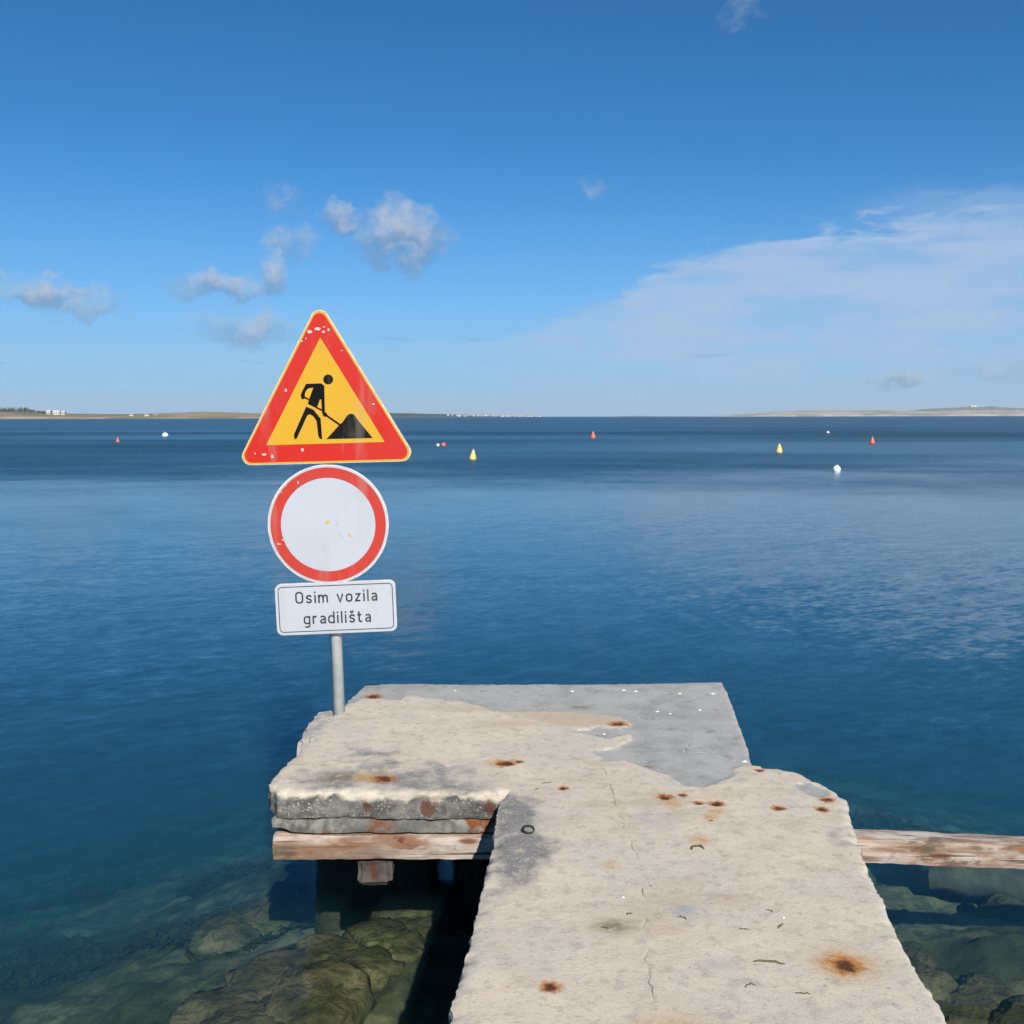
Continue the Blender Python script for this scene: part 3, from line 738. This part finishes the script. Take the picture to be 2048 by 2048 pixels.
# round sign
C = child_empty('round_sign', sign, (-0.006, -0.060, 1.082), rotz=R(2.0), roty=R(-0.2))
C['label'] = 'round white sign with a faded red rim'
plate_mesh('plate', [circle(0, 0, .302)], m_rim, C, 0.0, 0.022)
plate_mesh('white_field', [circle(0, 0, .298)], m_wht, C, -0.0012)
plate_mesh('red_ring', [circle(0, 0, .288), circle(0, 0, .236)], m_red2, C, -0.0024)
o = chips('scuffs', C, [(-.205, .205, .005, .007), (-.14, .215, .004, .009), (-.25, -.09, .012, .004), (-.225, .17, .004, .003), (-.23, -.07, .006, .004)], -.0034)
m_mark, t = material('ochre_mark'); t.out(t.bsdf((0.52, 0.34, 0.07), .7))
m_scr, t = material('grey_scratch'); t.out(t.bsdf((0.33, 0.32, 0.24), .7))
bm = bmesh.new()
for k, (u, v_, a, b, an) in enumerate([(-.004, .012, .011, .011, 0), (.105, -.055, .014, .005, -.9)]):
    vs = []
    for i in range(12):
        x, y = a * (.8 + .4 * random.random()) * math.cos(i * math.pi / 6), b * (.8 + .4 * random.random()) * math.sin(i * math.pi / 6)
        vs.append(bm.verts.new((u + x * math.cos(an) - y * math.sin(an), -.0020, v_ + x * math.sin(an) + y * math.cos(an))))
    f = bm.faces.new(vs); f.normal_update()
    if f.normal.y > 0: f.normal_flip()
bm_obj('ochre_marks', bm, m_mark, C)['kind'] = 'stuff'
bm = bmesh.new()
for (u, v_, L_, an) in [(.04, .012, .012, -1.0), (.042, -.005, .010, -.2), (.056, -.05, .020, -1.0), (.066, -.068, .010, -1.1), (-.10, -.13, .006, 0), (-.12, -.10, .004, .4)]:
    a, b = Vector((math.cos(an), math.sin(an))) * L_, Vector((-math.sin(an), math.cos(an))) * .0016
    f = bm.faces.new([bm.verts.new((u + q.x, -.0021, v_ + q.y)) for q in (a, b, -a, -b)]); f.normal_update()
    if f.normal.y > 0: f.normal_flip()
bm_obj('scratches', bm, m_scr, C)['kind'] = 'stuff'

# text plate
B = child_empty('text_plate', sign, (0.016, -0.058, 0.658), rotz=R(2.0), roty=R(-0.6))
B['label'] = 'white rectangular plate with two lines of dark lettering'
def rect(wd, hg): return [(-wd / 2, -hg / 2), (wd / 2, -hg / 2), (wd / 2, hg / 2), (-wd / 2, hg / 2)]
plate_mesh('plate', [round_poly(rect(.605, .262), .032)], m_rim, B, 0.0, 0.022)
plate_mesh('white_field', [round_poly(rect(.600, .257), .030)], m_wht, B, -0.0012)
plate_mesh('border_line', [round_poly(rect(.578, .234), .022), round_poly(rect(.570, .226), .018)], m_txt, B, -0.0022)
def arc(cx_, cy_, rx, ry, a0, a1, n=7): return [(cx_ + rx * math.cos(R(a0 + (a1 - a0) * i / n)), cy_ + ry * math.sin(R(a0 + (a1 - a0) * i / n))) for i in range(n + 1)]
def loop(x0, x1, y0, y1, r_):
    q = arc(x1 - r_, y1 - r_, r_, r_, 0, 90) + arc(x0 + r_, y1 - r_, r_, r_, 90, 180) + arc(x0 + r_, y0 + r_, r_, r_, 180, 270) + arc(x1 - r_, y0 + r_, r_, r_, 270, 360)
    return q + [q[0]]
S_ = [(.39, .52), (.35, .60), (.27, .64), (.17, .64), (.08, .60), (.035, .52), (.06, .43), (.14, .38), (.26, .33), (.35, .28), (.39, .19), (.35, .10), (.26, .06), (.15, .06), (.06, .10), (.01, .18)]
GLYPH = {'O': (.52, [loop(0, .52, .065, .935, .22)]), 'o': (.42, [loop(0, .42, .065, .635, .18)]), 's': (.40, [S_]), 'š': (.40, [S_, [(.07, .99), (.20, .84), (.33, .99)]]),
         'i': (.02, [[(.01, 0), (.01, .70)], [(.01, .84), (.01, .98)]]), 'l': (.02, [[(.01, 0), (.01, 1.0)]]),
         'm': (.66, [[(0, 0), (0, .70)], [(0, .46)] + arc(.165, .46, .165, .175, 180, 0) + [(.33, 0)], [(.33, .46)] + arc(.495, .46, .165, .175, 180, 0) + [(.66, 0)]]),
         'v': (.44, [[(0, .70), (.22, .03), (.44, .70)]]), 'z': (.38, [[(0, .635), (.36, .635), (.01, .065), (.39, .065)]]),
         'a': (.38, [[(.03, .55), (.09, .61)] + arc(.20, .46, .18, .175, 115, 0) + [(.38, 0)], [(.38, .385), (.20, .37), (.07, .31), (.015, .21), (.05, .11), (.13, .06), (.23, .07), (.33, .13), (.38, .20)]]),
         'g': (.42, [loop(0, .42, .065, .635, .18), [(.42, .70), (.42, -.08), (.38, -.18), (.28, -.235), (.16, -.24), (.04, -.20)]]),
         'd': (.42, [loop(0, .42, .065, .635, .18), [(.42, 0), (.42, 1.0)]]), 'r': (.28, [[(0, 0), (0, .70)], [(0, .44), (.05, .56), (.14, .63), (.28, .64)]]),
         't': (.30, [[(.08, .94), (.08, .18), (.12, .09), (.20, .06), (.30, .065)], [(-.06, .64), (.27, .64)]]), ' ': (.22, [])}
def lettering(txt, u, v_, cap, width, sw=.125, gap=.30):
    bm = bmesh.new(); x = 0.0; pen = []; k = 0
    for ch in txt:
        wd, strokes = GLYPH[ch]
        for st_ in strokes: pen.append([(x + a, b) for a, b in st_])
        x += wd + gap
    total = x - gap; sx = width / total
    for st_ in pen:
        k += 1; pts = [Vector(q) for q in st_]; n = len(pts); closed = (pts[0] - pts[-1]).length < 1e-6
        L_, R_ = [], []
        for i, q in enumerate(pts):
            p0 = pts[i - 1] if i else (pts[-2] if closed else None); p2 = pts[i + 1] if i < n - 1 else (pts[1] if closed else None)
            d1 = (q - p0).normalized() if p0 is not None else (p2 - q).normalized(); d2 = (p2 - q).normalized() if p2 is not None else d1
            m_ = (d1 + d2).normalized(); nn_ = Vector((-m_.y, m_.x)); c_ = max(.45, nn_.dot(Vector((-d1.y, d1.x))))
            off = nn_ * (sw / 2 / c_); L_.append(q + off); R_.append(q - off)
        mk = lambda q: bm.verts.new((u + (q.x - total / 2) * sx, -0.0026 - .00006 * k, v_ + q.y * cap))
        vl, vr = [mk(q) for q in L_], [mk(q) for q in R_]
        for i in range(n - 1):
            f = bm.faces.new((vl[i], vl[i + 1], vr[i + 1], vr[i])); f.normal_update()
            if f.normal.y > 0: f.normal_flip()
    o = bm_obj('lettering', bm, m_txt, B); o['kind'] = 'stuff'; return o
lettering('Osim vozila', 0.004, 0.029, .060, .405)
lettering('gradilišta', 0.004, -0.078, .060, .332)
# clamps that hold the plates to the pole
for z_ in (1.98 - .35, 1.45, 1.17, .99, .70, .61):
    bm = tube(0.034, z_ - .012, z_ + .012, 20)
    bm_obj('pole_clamp', bm, m_alu, sign, smooth=True)
    bm2 = rough_box(-.045, .045, -.058, -.034, z_ - .010, z_ + .010, .03, 0.0, 1, .001)
    bm_obj('clamp_bar', bm2, m_alu, sign)

# ------------------------------------------------------------------ bits lying on the deck
m_weed, t = material('dry_weed')
p = t.obj(); n = t.noise(p, 40, 3, .5)
t.out(t.bsdf(t.mix(n, (0.07, 0.052, 0.03), (0.17, 0.13, 0.08)), .8, spec=.2))
from mathutils.kdtree import KDTree
kd = KDTree(len(P))
for i in range(len(P)): kd.insert((P[i, 0], P[i, 1], 0), i)
kd.balance()
def deck_z(x, y): return Z[kd.find((x, y, 0))[1]]
m_tar, t = material('black_rubber'); t.out(t.bsdf((0.02, 0.019, 0.016), .7))
def ribbon(name, pts, width, mat):
    """a little dried strand: tapered six-sided tube through the points"""
    bm = bmesh.new(); rings = []
    n = len(pts)
    for i, q in enumerate(pts):
        q = Vector(q); tn = (Vector(pts[min(n - 1, i + 1)]) - Vector(pts[max(0, i - 1)])).normalized()
        sdv = tn.cross(Vector((0, 0, 1))).normalized(); up = sdv.cross(tn)
        rr = width * (0.35 + 0.65 * math.sin(math.pi * (i + .4) / n))
        rings.append([bm.verts.new(q + sdv * rr * math.cos(k * math.pi / 3) + up * rr * .6 * math.sin(k * math.pi / 3)) for k in range(6)])
    for a, b in zip(rings, rings[1:]):
        for k in range(6): bm.faces.new((a[k], a[(k + 1) % 6], b[(k + 1) % 6], b[k]))
    bm.faces.new(rings[0]); bm.faces.new(list(reversed(rings[-1])))
    bmesh.ops.recalc_face_normals(bm, faces=bm.faces)
    return bm_obj(name, bm, mat, smooth=True)
def strand(x, y, L_, ang, bend, width, name='seaweed_scrap'):
    pts = []; a = ang; px_, py_ = x - L_ / 2 * math.cos(ang), y - L_ / 2 * math.sin(ang)
    z0 = deck_z(x, y)
    for i in range(8):
        pts.append((px_, py_, z0 + width * .5 + .003 * (i % 3) * random.random()))
        px_ += L_ / 7 * math.cos(a); py_ += L_ / 7 * math.sin(a); a += bend * (0.6 + .8 * random.random())
    return ribbon(name, pts, width, m_weed)
SCRAPS = [(0.741, 3.727), (0.356, 3.014), (0.274, 2.92), (0.763, 2.571), (0.797, 2.927), (0.794, 3.029), (0.572, 4.349), (0.099, 4.065), (0.143, 4.138), (0.682, 2.915), (0.518, 2.986), (0.63, 2.62)]
for x, y in SCRAPS:
    o = strand(x, y, random.uniform(.022, .045), random.uniform(0, 3.1), random.uniform(-.3, .3), random.uniform(.0018, .003))
    tag(o, 'tiny dry brown scrap of seaweed lying on the pale concrete deck', 'seaweed scrap', 'dry seaweed scraps scattered over the deck')
tag(strand(.713, 2.734, .085, .1, -.12, .0042), 'longest dry seaweed strand, left of the big rust stain on the walkway', 'seaweed scrap', 'dry seaweed scraps scattered over the deck')
tag(strand(.666, 3.513, .075, 1.7, .55, .005), 'hook-shaped dark seaweed curl below the orange rust run', 'seaweed scrap', 'dry seaweed scraps scattered over the deck')
z0 = deck_z(.058, 3.642)
tag(ribbon('seaweed_ring', [(.058 + .021 * math.cos(a), 3.642 + .034 * math.sin(a), z0 + .006) for a in np.linspace(0, 6.1, 16)], .0055, m_tar), 'small black ring on the grey scoured patch of the walkway', 'ring')
m_shell, t = material('white_shell'); t.out(t.bsdf((0.72, 0.71, 0.68), .6))
FLECK = [(0.44, 4.806), (0.333, 5.579), (0.685, 5.576), (0.919, 5.53), (0.972, 5.213), (0.748, 5.185), (0.81, 5.147), (1.026, 4.415), (0.35, 3.121), (1.102, 5.529), (0.62, 5.60), (.82, 2.98), (-.32, 5.6)]
for x, y in FLECK:
    L_ = random.uniform(.005, .012) * (.6 if y < 4 else 1)
    vs = []
    zc = deck_z(x, y)
    for k in range(9):
        a = 2 * math.pi * k / 9; rr = L_ * random.uniform(.6, 1.1)
        vs.append((x + rr * 1.3 * math.cos(a), y + rr * math.sin(a), zc + .0008))
    vs += [(x, y, zc + .006)]
    o = mesh_obj('shell_flake', vs, [(k, (k + 1) % 9, 9) for k in range(9)] + [tuple(range(8, -1, -1))], m_shell)
    tag(o, 'tiny bright white fleck of shell on the concrete', 'shell flake', 'white flecks scattered over the deck')

# ------------------------------------------------------------------ rocks and weed under water
m_rock, t = material('algae_rock')
p = t.obj(); n1 = t.noise(p, 4, 6, .62); n2 = t.noise(p, 17, 4, .6)
c = t.mix(t.ss(n1, .35, .66), (0.03, 0.03, 0.012), (0.135, 0.12, 0.055))
c = t.mix(t.ss(n2, .44, .62, 0, .75), c, (0.032, 0.036, 0.014))
t.out(t.bsdf(c, .85, t.bump(t.add(n1, n2), .9, .03), spec=.15))
def rock(x, y, sx, sy, sz, seed, label, group):
    bm = bmesh.new(); bmesh.ops.create_icosphere(bm, subdivisions=4, radius=1.0)
    for v_ in bm.verts:
        q = v_.co.copy()
        d = 1 + .40 * nz((q.x + seed, q.y, q.z), 1.1, 4) + .13 * nz((q.x, q.y + seed, q.z), 4, 4)
        q = q * d
        q = Vector([math.copysign(abs(c_) ** .8, c_) for c_ in q])
        v_.co = Vector((q.x * sx, q.y * sy, q.z * sz))
    o = bm_obj('submerged_rock', bm, m_rock, smooth=True)
    o.location = (x, y, min(seabed_z(x, y) + sz * .3, WATER - .08 - sz)); o.rotation_euler = (0, 0, seed * 1.7)
    tag(o, label, 'rock', group)
LL, LG = 'murky olive rock under water left of the walkway, below the platform', 'submerged rocks left of the walkway'
RL, RG = 'dark weedy rock under water right of the walkway, below the timber', 'submerged rocks right of the walkway'
random.seed(33)
for k in range(26):
    x = -0.25 - 1.25 * ((k * .618) % 1) ; y = 3.3 + 2.0 * ((k * .37 + .1) % 1); r_ = random.uniform(.10, .23)
    rock(x, y, r_ * random.uniform(.8, 1.25), r_ * random.uniform(.8, 1.1), r_ * random.uniform(.35, .6), k * 3.1 + 1, LL, LG)
for k in range(28):
    x = 1.35 + 1.5 * ((k * .618) % 1); y = 2.9 + 2.3 * ((k * .37 + .1) % 1); r_ = random.uniform(.10, .23)
    rock(x, y, r_ * random.uniform(.8, 1.25), r_ * random.uniform(.8, 1.1), r_ * random.uniform(.3, .5), k * 2.7 + 40, RL, RG)
m_slab, t = material('sunken_concrete')
p = t.obj(); n1 = t.noise(p, 6, 5, .6)
t.out(t.bsdf(t.mix(t.ss(n1, .35, .65), (0.045, 0.044, 0.024), (0.09, 0.085, 0.05)), .85, t.bump(n1, .6, .02), spec=.2))
sl = bm_obj('sunken_slab', rough_box(2.30, 3.7, 5.50, 6.1, -1.12, -0.97, .05, .02, 5, .02, 4.4, tweak=lambda c: Vector((c.x, c.y - .45 * (c.x - 2.3), c.z))), m_slab, smooth='crisp')
tag(sl, 'flat greenish concrete slab under water just below the right timber beam', 'concrete slab')
m_sw, t = material('seaweed')
n = t.noise(t.obj(), 3, 3, .5)
t.out(t.bsdf(t.mix(n, (0.010, 0.016, 0.010), (0.03, 0.035, 0.014)), .7, spec=.2))
def weed_patch(x, y, rx, ry, label, n=420):
    vs, fs = [], []
    zb = seabed_z(x, y)
    for _ in range(n):
        a, rr = random.uniform(0, 6.283), math.sqrt(random.random())
        rr *= 1 + .6 * nz((math.cos(a) + x, math.sin(a) + y, 0), 1.2, 3)
        bx_, by_ = rx * rr * math.cos(a), ry * rr * math.sin(a)
        zz = seabed_z(x + bx_, y + by_) - zb + random.uniform(0.0, .035)
        an = random.uniform(0, 6.283); wd, ln = random.uniform(.010, .022), random.uniform(.03, .07)
        ux, uy = math.cos(an), math.sin(an); lift = random.uniform(.0, .035)
        b0 = len(vs)
        vs += [(bx_ - uy * wd, by_ + ux * wd, zz), (bx_ + uy * wd, by_ - ux * wd, zz), (bx_ + ux * ln + uy * wd * .7, by_ + uy * ln - ux * wd * .7, zz + lift), (bx_ + ux * ln - uy * wd * .7, by_ + uy * ln + ux * wd * .7, zz + lift), (bx_ + ux * ln * 1.6, by_ + uy * ln * 1.6, zz + lift * .6)]
        fs += [(b0, b0 + 1, b0 + 2, b0 + 3), (b0 + 3, b0 + 2, b0 + 4)]
    o = mesh_obj('seaweed_patch', vs, fs, m_sw, loc=(x, y, zb)); tag(o, label, 'seaweed', 'dark seaweed patches on the seabed'); return o
for a in ((-3.75, 8.3, .55, .30, 'dark seaweed patch under water at the far left'), (-3.5, 9.9, .7, .3, 'faint long seaweed patch under water, farthest out at left'),
          (-2.05, 7.0, .30, .14, 'small faint seaweed patch left of the platform timber'), (-2.55, 5.55, .50, .30, 'dark seaweed patch near the lower left corner of the view'),
          (-1.95, 5.45, .35, .26, 'dark seaweed patch right of the lower left corner'), (-1.45, 5.35, .34, .42, 'dark seaweed patch beside the submerged rocks by the platform'),
          (-2.95, 6.2, .28, .2, 'small dark seaweed patch close to the left edge of the view')):
    weed_patch(*a[:4], a[4], n=int(3400 * a[2] * a[3] * 3) + 250)
weed_patch(2.75, 7.2, 1.6, .9, 'wide dark seaweed bed behind the right timber beam', n=9000)

# ------------------------------------------------------------------ mooring buoys
def buoy(kind, x, y, wd, hg, mat, label, tilt=0.0):
    root = empty('mooring_buoy', (x, y, WATER)); tag(root, label, 'buoy', 'mooring buoys on the water')
    root.rotation_euler = (0, tilt, 0.3)
    n = 20
    if kind == 'cone':
        prof = [(0.0, -.16), (.30, -.14), (.48, -.06), (.5, .06), (.46, .16), (.33, .5), (.18, .82), (.10, .95), (0, .97)]
    else:
        prof = [(0.0, -.45)] + [(.5 * math.sin(a), .18 - .5 * math.cos(a)) for a in np.linspace(.3, 2.85, 12)] + [(.06, .70), (0, .71)]
    bm = bmesh.new(); rings = []
    for r_, z_ in prof[1:-1]:
        rings.append([bm.verts.new((r_ * wd * math.cos(2 * math.pi * i / n), r_ * wd * math.sin(2 * math.pi * i / n), z_ * hg)) for i in range(n)])
    for a, b in zip(rings, rings[1:]):
        for i in range(n): bm.faces.new((a[i], a[(i + 1) % n], b[(i + 1) % n], b[i]))
    bm.faces.new(list(reversed(rings[0]))); bm.faces.new(rings[-1])
    bm_obj('float', bm, mat, root, smooth=True)
    top = prof[-1][1] * hg
    bm = bmesh.new(); rr, r2 = .07 * wd, .02 * wd; gridv = []
    for i in range(12):
        a = 2 * math.pi * i / 12
        gridv.append([bm.verts.new(((rr + r2 * math.cos(b)) * math.cos(a), r2 * math.sin(b), top + rr + (rr + r2 * math.cos(b)) * math.sin(a))) for b in np.linspace(0, 6.283, 6, endpoint=False)])
    for i in range(12):
        for j in range(6): bm.faces.new((gridv[i][j], gridv[(i + 1) % 12][j], gridv[(i + 1) % 12][(j + 1) % 6], gridv[i][(j + 1) % 6]))
    bm_obj('mooring_ring', bm, m_alu, root)
    return root
def plastic(name, rgb):
    m, t = material(name); n = t.noise(t.obj(), 6, 4, .6); sz = t.sep(t.obj())[2]
    c = t.mix(t.ss(n, .4, .7, 0, .35), rgb, tuple(q * .6 for q in rgb))
    t.out(t.bsdf(c, .5)); return m
m_bw, m_by, m_bo = plastic('white_plastic', (.80, .82, .82)), plastic('yellow_plastic', (.80, .56, .16)), plastic('orange_plastic', (.72, .13, .06))
buoy('ball', 12.84, 40.6, .31, .34, m_bw, 'bright round white mooring buoy, nearest of the buoys', .15)
buoy('cone', 16.2, 62.3, .40, .52, m_by, 'yellow cone-shaped buoy on the right, beyond the nearest white one')
buoy('cone', -2.02, 53.1, .37, .50, m_by, 'yellow cone-shaped buoy just right of the triangular sign', .08)
buoy('cone', 8.3, 105.2, .55, .62, m_bo, 'orange cone-shaped buoy in the middle, right of centre')
buoy('cone', 28.9, 82.5, .42, .50, m_bo, 'orange cone-shaped buoy farthest to the right')
buoy('ball', -5.18, 77.5, .36, .34, m_bo, 'low orange buoy close to the right corner of the triangle', .5)
buoy('ball', -5.55, 77.3, .22, .26, m_bw, 'tiny white float touching the low orange buoy')
buoy('cone', -35.0, 91.4, .32, .44, m_bo, 'small orange buoy farthest to the left')
buoy('ball', -40.1, 119.1, .72, .60, m_bw, 'white oval buoy left of the triangular sign')
buoy('ball', 40.4, 131.6, .36, .34, m_bw, 'tiny far white buoy on the right')

# ------------------------------------------------------------------ far shores
def land_mat(name, a, b, g):
    m, t = material(name); p = t.pos()
    n1 = t.noise(t.map(p, scale=(.012, .012, .05)), 1, 6, .6); n2 = t.noise(t.map(p, scale=(.004, .004, .02)), 1, 4, .55)
    c = t.mix(t.ss(n1, .35, .65), a, b)
    c = t.mix(t.ss(n2, .50, .60, 0, .8), c, g)
    t.out(t.bsdf(c, .95, spec=.05)); return m
m_near = land_mat('dry_shore', (0.30, 0.245, 0.18), (0.22, 0.185, 0.12), (0.12, 0.13, 0.07))
m_mid = land_mat('wooded_shore', (0.055, 0.075, 0.05), (0.085, 0.10, 0.065), (0.045, 0.065, 0.045))
m_karst = land_mat('karst_shore', (0.40, 0.37, 0.32), (0.31, 0.285, 0.24), (0.20, 0.20, 0.13))
m_hill = land_mat('far_hill', (0.13, 0.145, 0.12), (0.20, 0.195, 0.16), (0.10, 0.12, 0.085))
def land(name, prof, depth, mat, seed, rough=.18, shore=True):
    """prof: (x, y, height) points along the waterline; a hill body of the given depth rises behind it"""
    pts = []
    for a, b in zip(prof, prof[1:]):
        n = 40
        for i in range(n):
            f = i / n; pts.append(tuple(a[k] + (b[k] - a[k]) * f for k in range(3)))
    pts.append(prof[-1])
    rows_ = [(0, -.12), (.01, .10), (.05, .30), (.16, .55), (.32, .82), (.5, 1.0), (.75, .8), (1.0, -.1)]
    vs = []
    for (x, y, hh) in pts:
        r_ = math.hypot(x, y); ux, uy = x / r_, y / r_
        for f, k in rows_:
            d = depth * f
            q = (x + ux * d, y + uy * d)
            hz = hh * k * (1 + rough * nz((q[0] * .006 + seed, q[1] * .006, 0), 1.0, 5)) if k > 0 else -3.0
            if k > 0: hz += .04 * hh * nz((q[0] * .05 + seed, q[1] * .05, 0), 1, 3)
            vs.append((q[0], q[1], WATER + hz))
    nr = len(rows_)
    fs = [(i * nr + j, (i + 1) * nr + j, (i + 1) * nr + j + 1, i * nr + j + 1) for i in range(len(pts) - 1) for j in range(nr - 1)]
    return tag(mesh_obj(name, vs, fs, mat, smooth=True), kind='structure')
def prof(D, lst): return [((px_ - 966) / 1938 * D, D, hpx / 1938 * D + .2) for px_, hpx in lst]
DL, DM, DR, DH = 1700., 4200., 5000., 9000.
land('near_shore_land', prof(DL, [(-420, 18), (-200, 17), (0, 15), (60, 14), (100, 11.5), (140, 10.5), (200, 10), (260, 10), (300, 10), (380, 12.5), (430, 12), (470, 11), (540, 8), (640, 2)]), 420, m_near, 1.0)
land('middle_shore_land', prof(DM, [(480, 7), (600, 9), (735, 9), (790, 7.5), (846, 6), (900, 4.5), (960, 3), (1000, 1.6), (1030, .2)]), 700, m_mid, 4.0, .12)
land('right_shore_land', prof(DR, [(1310, .1), (1360, 2.5), (1420, 7), (1470, 10.5), (1530, 12), (1600, 12), (1650, 12.5), (1700, 10.5), (1760, 10), (1850, 13), (1932, 12), (2050, 13), (2250, 12)]), 1100, m_karst, 9.0, .12)
land('far_hill', prof(DH, [(1640, 1), (1700, 9), (1740, 14), (1800, 17), (1830, 18.5), (1870, 18.5), (1900, 16), (1960, 15), (2100, 18), (2300, 10)]), 1800, m_hill, 15.0, .08)
land('low_island', prof(9500., [(1160, .2), (1180, 1.0), (1215, 1.1), (1240, .2)]), 500, m_hill, 17.0, .08)

# houses: walls with a gabled roof
m_wall, t = material('white_render'); t.out(t.bsdf((0.52, 0.49, 0.45), .9))
m_roof, t = material('clay_tiles'); t.out(t.bsdf((0.42, 0.20, 0.13), .9))
m_win, t = material('window_glass'); t.out(t.bsdf((0.05, 0.06, 0.07), .15))
def house(x, y, z, wd, dp, hg, rz, label, group, name='house', roofm=None, windows=0):
    root = empty(name, (x, y, z)); root.rotation_euler = (0, 0, rz); tag(root, label, 'house', group)
    a, b = wd / 2, dp / 2
    V_ = [(-a, -b, -4), (a, -b, -4), (a, b, -4), (-a, b, -4), (-a, -b, hg), (a, -b, hg), (a, b, hg), (-a, b, hg), (-a, 0, hg + dp * .22), (a, 0, hg + dp * .22)]
    mesh_obj('wall', V_, [(0, 1, 5, 4), (2, 3, 7, 6), (1, 2, 6, 9, 5), (3, 0, 4, 8, 7)], m_wall, root)
    e = .35
    V2 = [(-a - e, -b - e, hg - e * .4), (a + e, -b - e, hg - e * .4), (a + e, 0, hg + dp * .22 + .12), (-a - e, 0, hg + dp * .22 + .12), (-a - e, b + e, hg - e * .4), (a + e, b + e, hg - e * .4)]
    V2 += [(x_, y_, z_ + .25) for x_, y_, z_ in V2]
    mesh_obj('roof', V2, [(0, 3, 2, 1), (3, 4, 5, 2), (6, 7, 8, 9), (9, 8, 11, 10), (0, 1, 7, 6), (4, 10, 11, 5), (0, 6, 9, 3), (3, 9, 10, 4), (1, 2, 8, 7), (2, 5, 11, 8)], roofm or m_roof, root)
    for k in range(windows):
        xx = -a + wd * (k + .5) / windows
        mesh_obj('window', [(xx - .7, -b - .06, 1.2), (xx + .7, -b - .06, 1.2), (xx + .7, -b - .06, 3.0), (xx - .7, -b - .06, 3.0), (xx - .7, -b + .1, 1.2), (xx + .7, -b + .1, 1.2), (xx + .7, -b + .1, 3.0), (xx - .7, -b + .1, 3.0)], [(0, 1, 2, 3), (0, 4, 5, 1), (2, 6, 7, 3), (1, 5, 6, 2), (0, 3, 7, 4)], m_win, root)
    return root
def at(D, px_): return (px_ - 966) / 1938 * D
DB = DL + 110
for px_, wd, hg, lab in ((97, 7, 5.5, 'white house on the left shore, leftmost of three beside the wood'), (112, 11, 5.0, 'largest white house on the left shore, middle of three'), (124, 6.5, 4.0, 'white house on the left shore, rightmost of three')):
    house(at(DB, px_), DB, WATER + 7.5, wd, 9, hg, .1, lab, 'white houses on the left shore', roofm=m_wall, windows=3)
for px_, D_ in ((252, DL + 60), (281, DL + 50), (298, DL + 90)):
    house(at(D_, px_), D_, WATER + 3.5, 7, 6, 3.0, 0, 'small pale house on the low brown left shore', 'small houses on the low left shore')
random.seed(21)
for k in range(36):
    px_ = 846 + (1018 - 846) * (max(0.0, k + random.uniform(-.4, .4)) / 35) ** .85
    D_ = DM + random.uniform(20, 160)
    hz = max(.5, (1018 - px_) / 172 * 7 * random.uniform(.3, 1))
    house(at(D_, px_), D_, WATER + hz, random.uniform(7, 14), random.uniform(8, 11), random.uniform(3.5, 6.0), random.uniform(-.4, .4), 'tiny white house in the far town on the horizon', 'houses of the far town')
for px_ in (1458, 1544, 1553, 1561):
    house(at(DR + 40, px_), DR + 40, WATER + 1.5, 12, 9, 5, .1, 'tiny white house at the waterline of the right shore', 'houses on the right shore')
# lookout building with a mast on the far hill
DT = DH + 900
hb = house(at(DT, 1832), DT, WATER + 84, 60, 30, 10, 0, 'pale building with a mast on top of the far right hill', 'hilltop building', name='hilltop_building', roofm=m_wall)
bm = tube(1.6, 8, 34, 8); bm_obj('mast', bm, m_wall, hb)
# dark wood on the left shore
m_leaf, t = material('pine_needles')
n = t.noise(t.pos(), .35, 4, .6); t.out(t.bsdf(t.mix(n, (0.022, 0.036, 0.018), (0.055, 0.075, 0.035)), .9, spec=.1))
vs, fs = [], []
random.seed(5)
for k in range(520):
    px_ = random.uniform(-260, 92); D_ = DL + random.uniform(120, 260)
    zb = WATER + 8.5 + random.uniform(0, 2); hh = random.uniform(6, 12) * (1 if px_ < 55 else max(.35, (95 - px_) / 40)); rr = random.uniform(1.8, 3.4)
    x0 = at(D_, px_)
    for q in range(26):
        a, e2, f = random.uniform(0, 6.283), random.uniform(-.5, 1.57), random.random() ** .4
        cx_, cy2, cz_ = x0 + rr * f * math.cos(a) * math.cos(e2), D_ + rr * f * math.sin(a) * math.cos(e2), zb + hh * .62 + hh * .38 * f * math.sin(e2)
        s_ = random.uniform(.5, 1.1); b0 = len(vs)
        for _ in range(3): vs.append((cx_ + random.uniform(-s_, s_), cy2 + random.uniform(-s_, s_), cz_ + random.uniform(-s_, s_)))
        fs.append((b0, b0 + 1, b0 + 2))
    b0 = len(vs); vs += [(x0 - .25, D_, zb - 4), (x0 + .25, D_, zb - 4), (x0 + .12, D_ + .2, zb + hh * .8), (x0 - .12, D_ - .2, zb + hh * .8)]; fs.append((b0, b0 + 1, b0 + 2, b0 + 3))
tag(mesh_obj('pine_wood', vs, fs, m_leaf), 'low dark pine wood along the left shore', 'wood', kind='stuff')

# ------------------------------------------------------------------ the air over the bay
m_hz = bpy.data.materials.new('haze'); m_hz.use_nodes = True
t = NT(m_hz.node_tree)
hv = t.node('ShaderNodeVolumePrincipled')
t.put(hv.inputs['Color'], (0.80, 0.88, 1.0)); hv.inputs['Density'].default_value = 0.000045
t.out(None, hv.outputs[0])
HB = 13600.0
V = [(x, y, z) for z in (-62.0, 170.0) for x, y in ((-HB, -HB), (HB, -HB), (HB, HB), (-HB, HB))]
tag(mesh_obj('haze', V, [(3, 2, 1, 0), (4, 5, 6, 7), (0, 1, 5, 4), (1, 2, 6, 5), (2, 3, 7, 6), (3, 0, 4, 7)], m_hz), kind='stuff')
